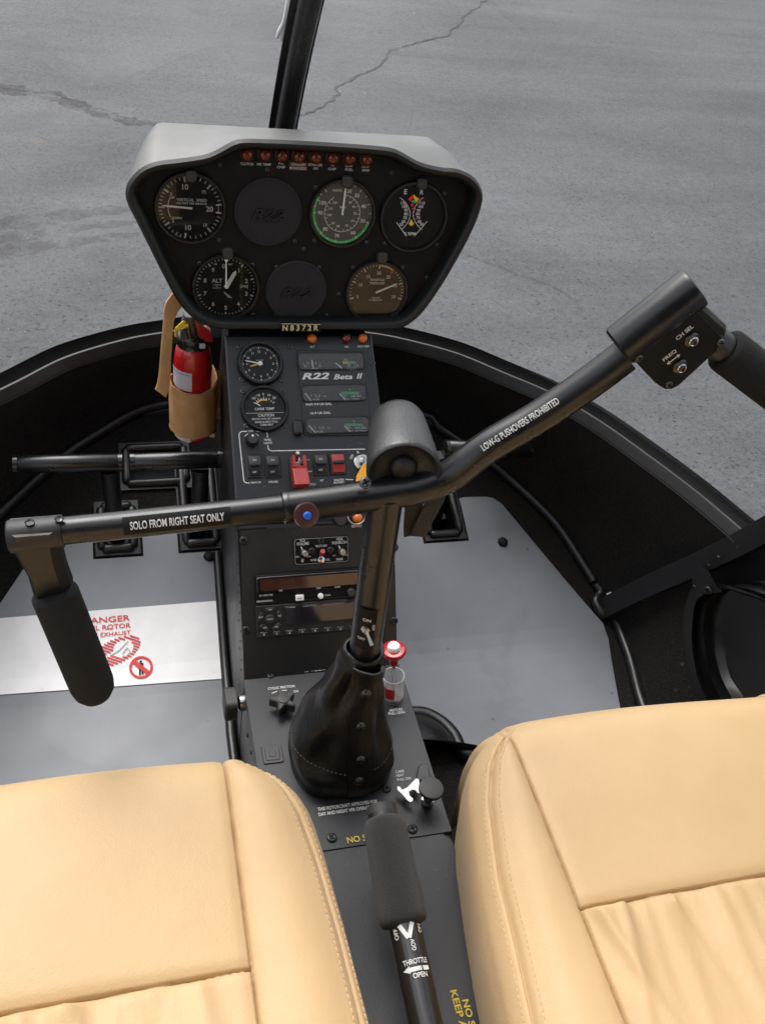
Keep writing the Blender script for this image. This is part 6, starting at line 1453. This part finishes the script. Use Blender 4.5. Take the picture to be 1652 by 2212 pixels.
# ================================================================== WARNING PLACARD ON THE FLOOR
zd = zm(0, 1480, 620)
q = [fl(*p, .005) for p in ((-40, 1339), (476, 1297.5), (489, 1466), (-40, 1504))]
m = floor_sheet([(p.x, p.y) for p in q], .0055); pla = m.build('warning_placard', 'placard_white', None, org=Vector((-.25, .88, .03)))
tag(pla, 'white warning sheet with red lettering on the left floor panel', 'placard')
pf = lambda x, y: fl(*zd(x, y), .006)
fwrap = lambda x, y: Vector((x, y, floor_z(y) + .0066))
mm = MB()
for s, x0, x1, y0, capz in (('DANGER', 548, 868, 172, 38), ('TAIL ROTOR', 552, 872, 222, 32), ('AND', 710, 755, 245, 12), ('HOT EXHAUST', 556, 872, 270, 28)):
    p, q = pf(x0, y0 + (868 - x0) * .045), pf(x1, y0 - (x1 - 868) * .04); ym = (p.y + q.y) / 2; cap = abs(pf(x1, y0 - capz / 2).y - pf(x1, y0 + capz / 2).y); yc_ = pf(x1, y0).y
    put_text(mm, None, s, (p.x + q.x) / 2, yc_, cap, q.x - p.x, wrap=fwrap, bold=.01)
stuff(mm, 'red_lettering', 'red_print', pla)
# hatched tail-rotor ellipse with white tail boom, and the no-walking sign
ec = pf(775, 398); ea, eb, er = .034, .0165, .36; mm = MB()
el = lambda u, v: (ec.x + u * math.cos(er) - v * math.sin(er), ec.y + u * math.sin(er) + v * math.cos(er))
for k in range(-9, 10):
    off = k * .0036; lo, hi = None, None
    for i in range(-60, 61):
        s = i * .001; dx, dy = s * math.cos(-.42), s * math.sin(-.42); px_, py_ = dx + off * math.sin(.42) * 1.0, dy + off * math.cos(.42)
        u, v = px_ * math.cos(er) + py_ * math.sin(er), -px_ * math.sin(er) + py_ * math.cos(er)
        ins = (u / ea) ** 2 + (v / eb) ** 2 < 1; hole = ((u - .010) / .013) ** 2 + (v / .0105) ** 2 < 1 or (abs(v) < .0014 and u < 0)
        if ins and not hole:
            if lo is None: lo = (px_, py_)
            hi = (px_, py_)
        if (not ins or hole or i == 60) and lo is not None:
            if hi != lo:
                dd_ = Vector((hi[0] - lo[0], hi[1] - lo[1])).normalized(); n_ = Vector((-dd_.y, dd_.x)) * .0010
                mm.add([fwrap(ec.x + a_[0] + s_ * n_.x, ec.y + a_[1] + s_ * n_.y) for a_, s_ in ((lo, 1), (lo, -1), (hi, -1), (hi, 1))], [(0, 1, 2, 3)])
            lo = hi = None
stuff(mm, 'hatched_zone', 'red_print', pla)
mm = MB(); rc = pf(941, 505); rr_ = abs(pf(1020, 500).x - pf(862, 508).x) / 2
ring_ = lambda r: [fwrap(rc.x + r * math.cos(2 * PI * k / 48), rc.y + r * math.sin(2 * PI * k / 48)) + Vector((0, 0, .0004)) for k in range(48)]
mm.rings([ring_(rr_), ring_(rr_ * .80)], True); s2 = rr_ * .62
mm.add([fwrap(rc.x + x, rc.y + y) + Vector((0, 0, .0006)) for x, y in ((-s2 - .002, s2 - .002), (-s2 + .002, s2 + .002), (s2 + .002, -s2 + .002), (s2 - .002, -s2 - .002))], [(0, 1, 2, 3)]); stuff(mm, 'prohibition_ring', 'red_print', pla)
mm = MB(); h_ = rr_
for pts in ([(-.10, .62), (.10, .62), (.10, .44), (-.10, .44)], [(-.20, .40), (.20, .40), (.22, -.10), (-.22, -.10)], [(-.18, -.10), (-.02, -.10), (-.05, -.68), (-.20, -.68)], [(.02, -.10), (.18, -.10), (.18, -.66), (.04, -.66)]): mm.poly([fwrap(rc.x + x * h_, rc.y + y * h_) for x, y in pts])
stuff(mm, 'walking_figure', 'dial_black', pla)
mm = MB(); 
for pts in ([(-.014, -.004), (-.004, .001), (.004, .009), (.008, .012)], [(.0, -.004), (.006, .004), (.010, -.002), (.004, -.008)]):
    for p, q in zip(pts, pts[1:]): 
        a_, b_ = Vector((ec.x + .008 + p[0], ec.y + p[1])), Vector((ec.x + .008 + q[0], ec.y + q[1])); n_ = Vector((-(b_ - a_).y, (b_ - a_).x)).normalized() * .0006
        mm.add([fwrap(*(a_ + n_)), fwrap(*(a_ - n_)), fwrap(*(b_ - n_)), fwrap(*(b_ + n_))], [(0, 1, 2, 3)])
stuff(mm, 'tail_drawing', 'grey_print', pla)
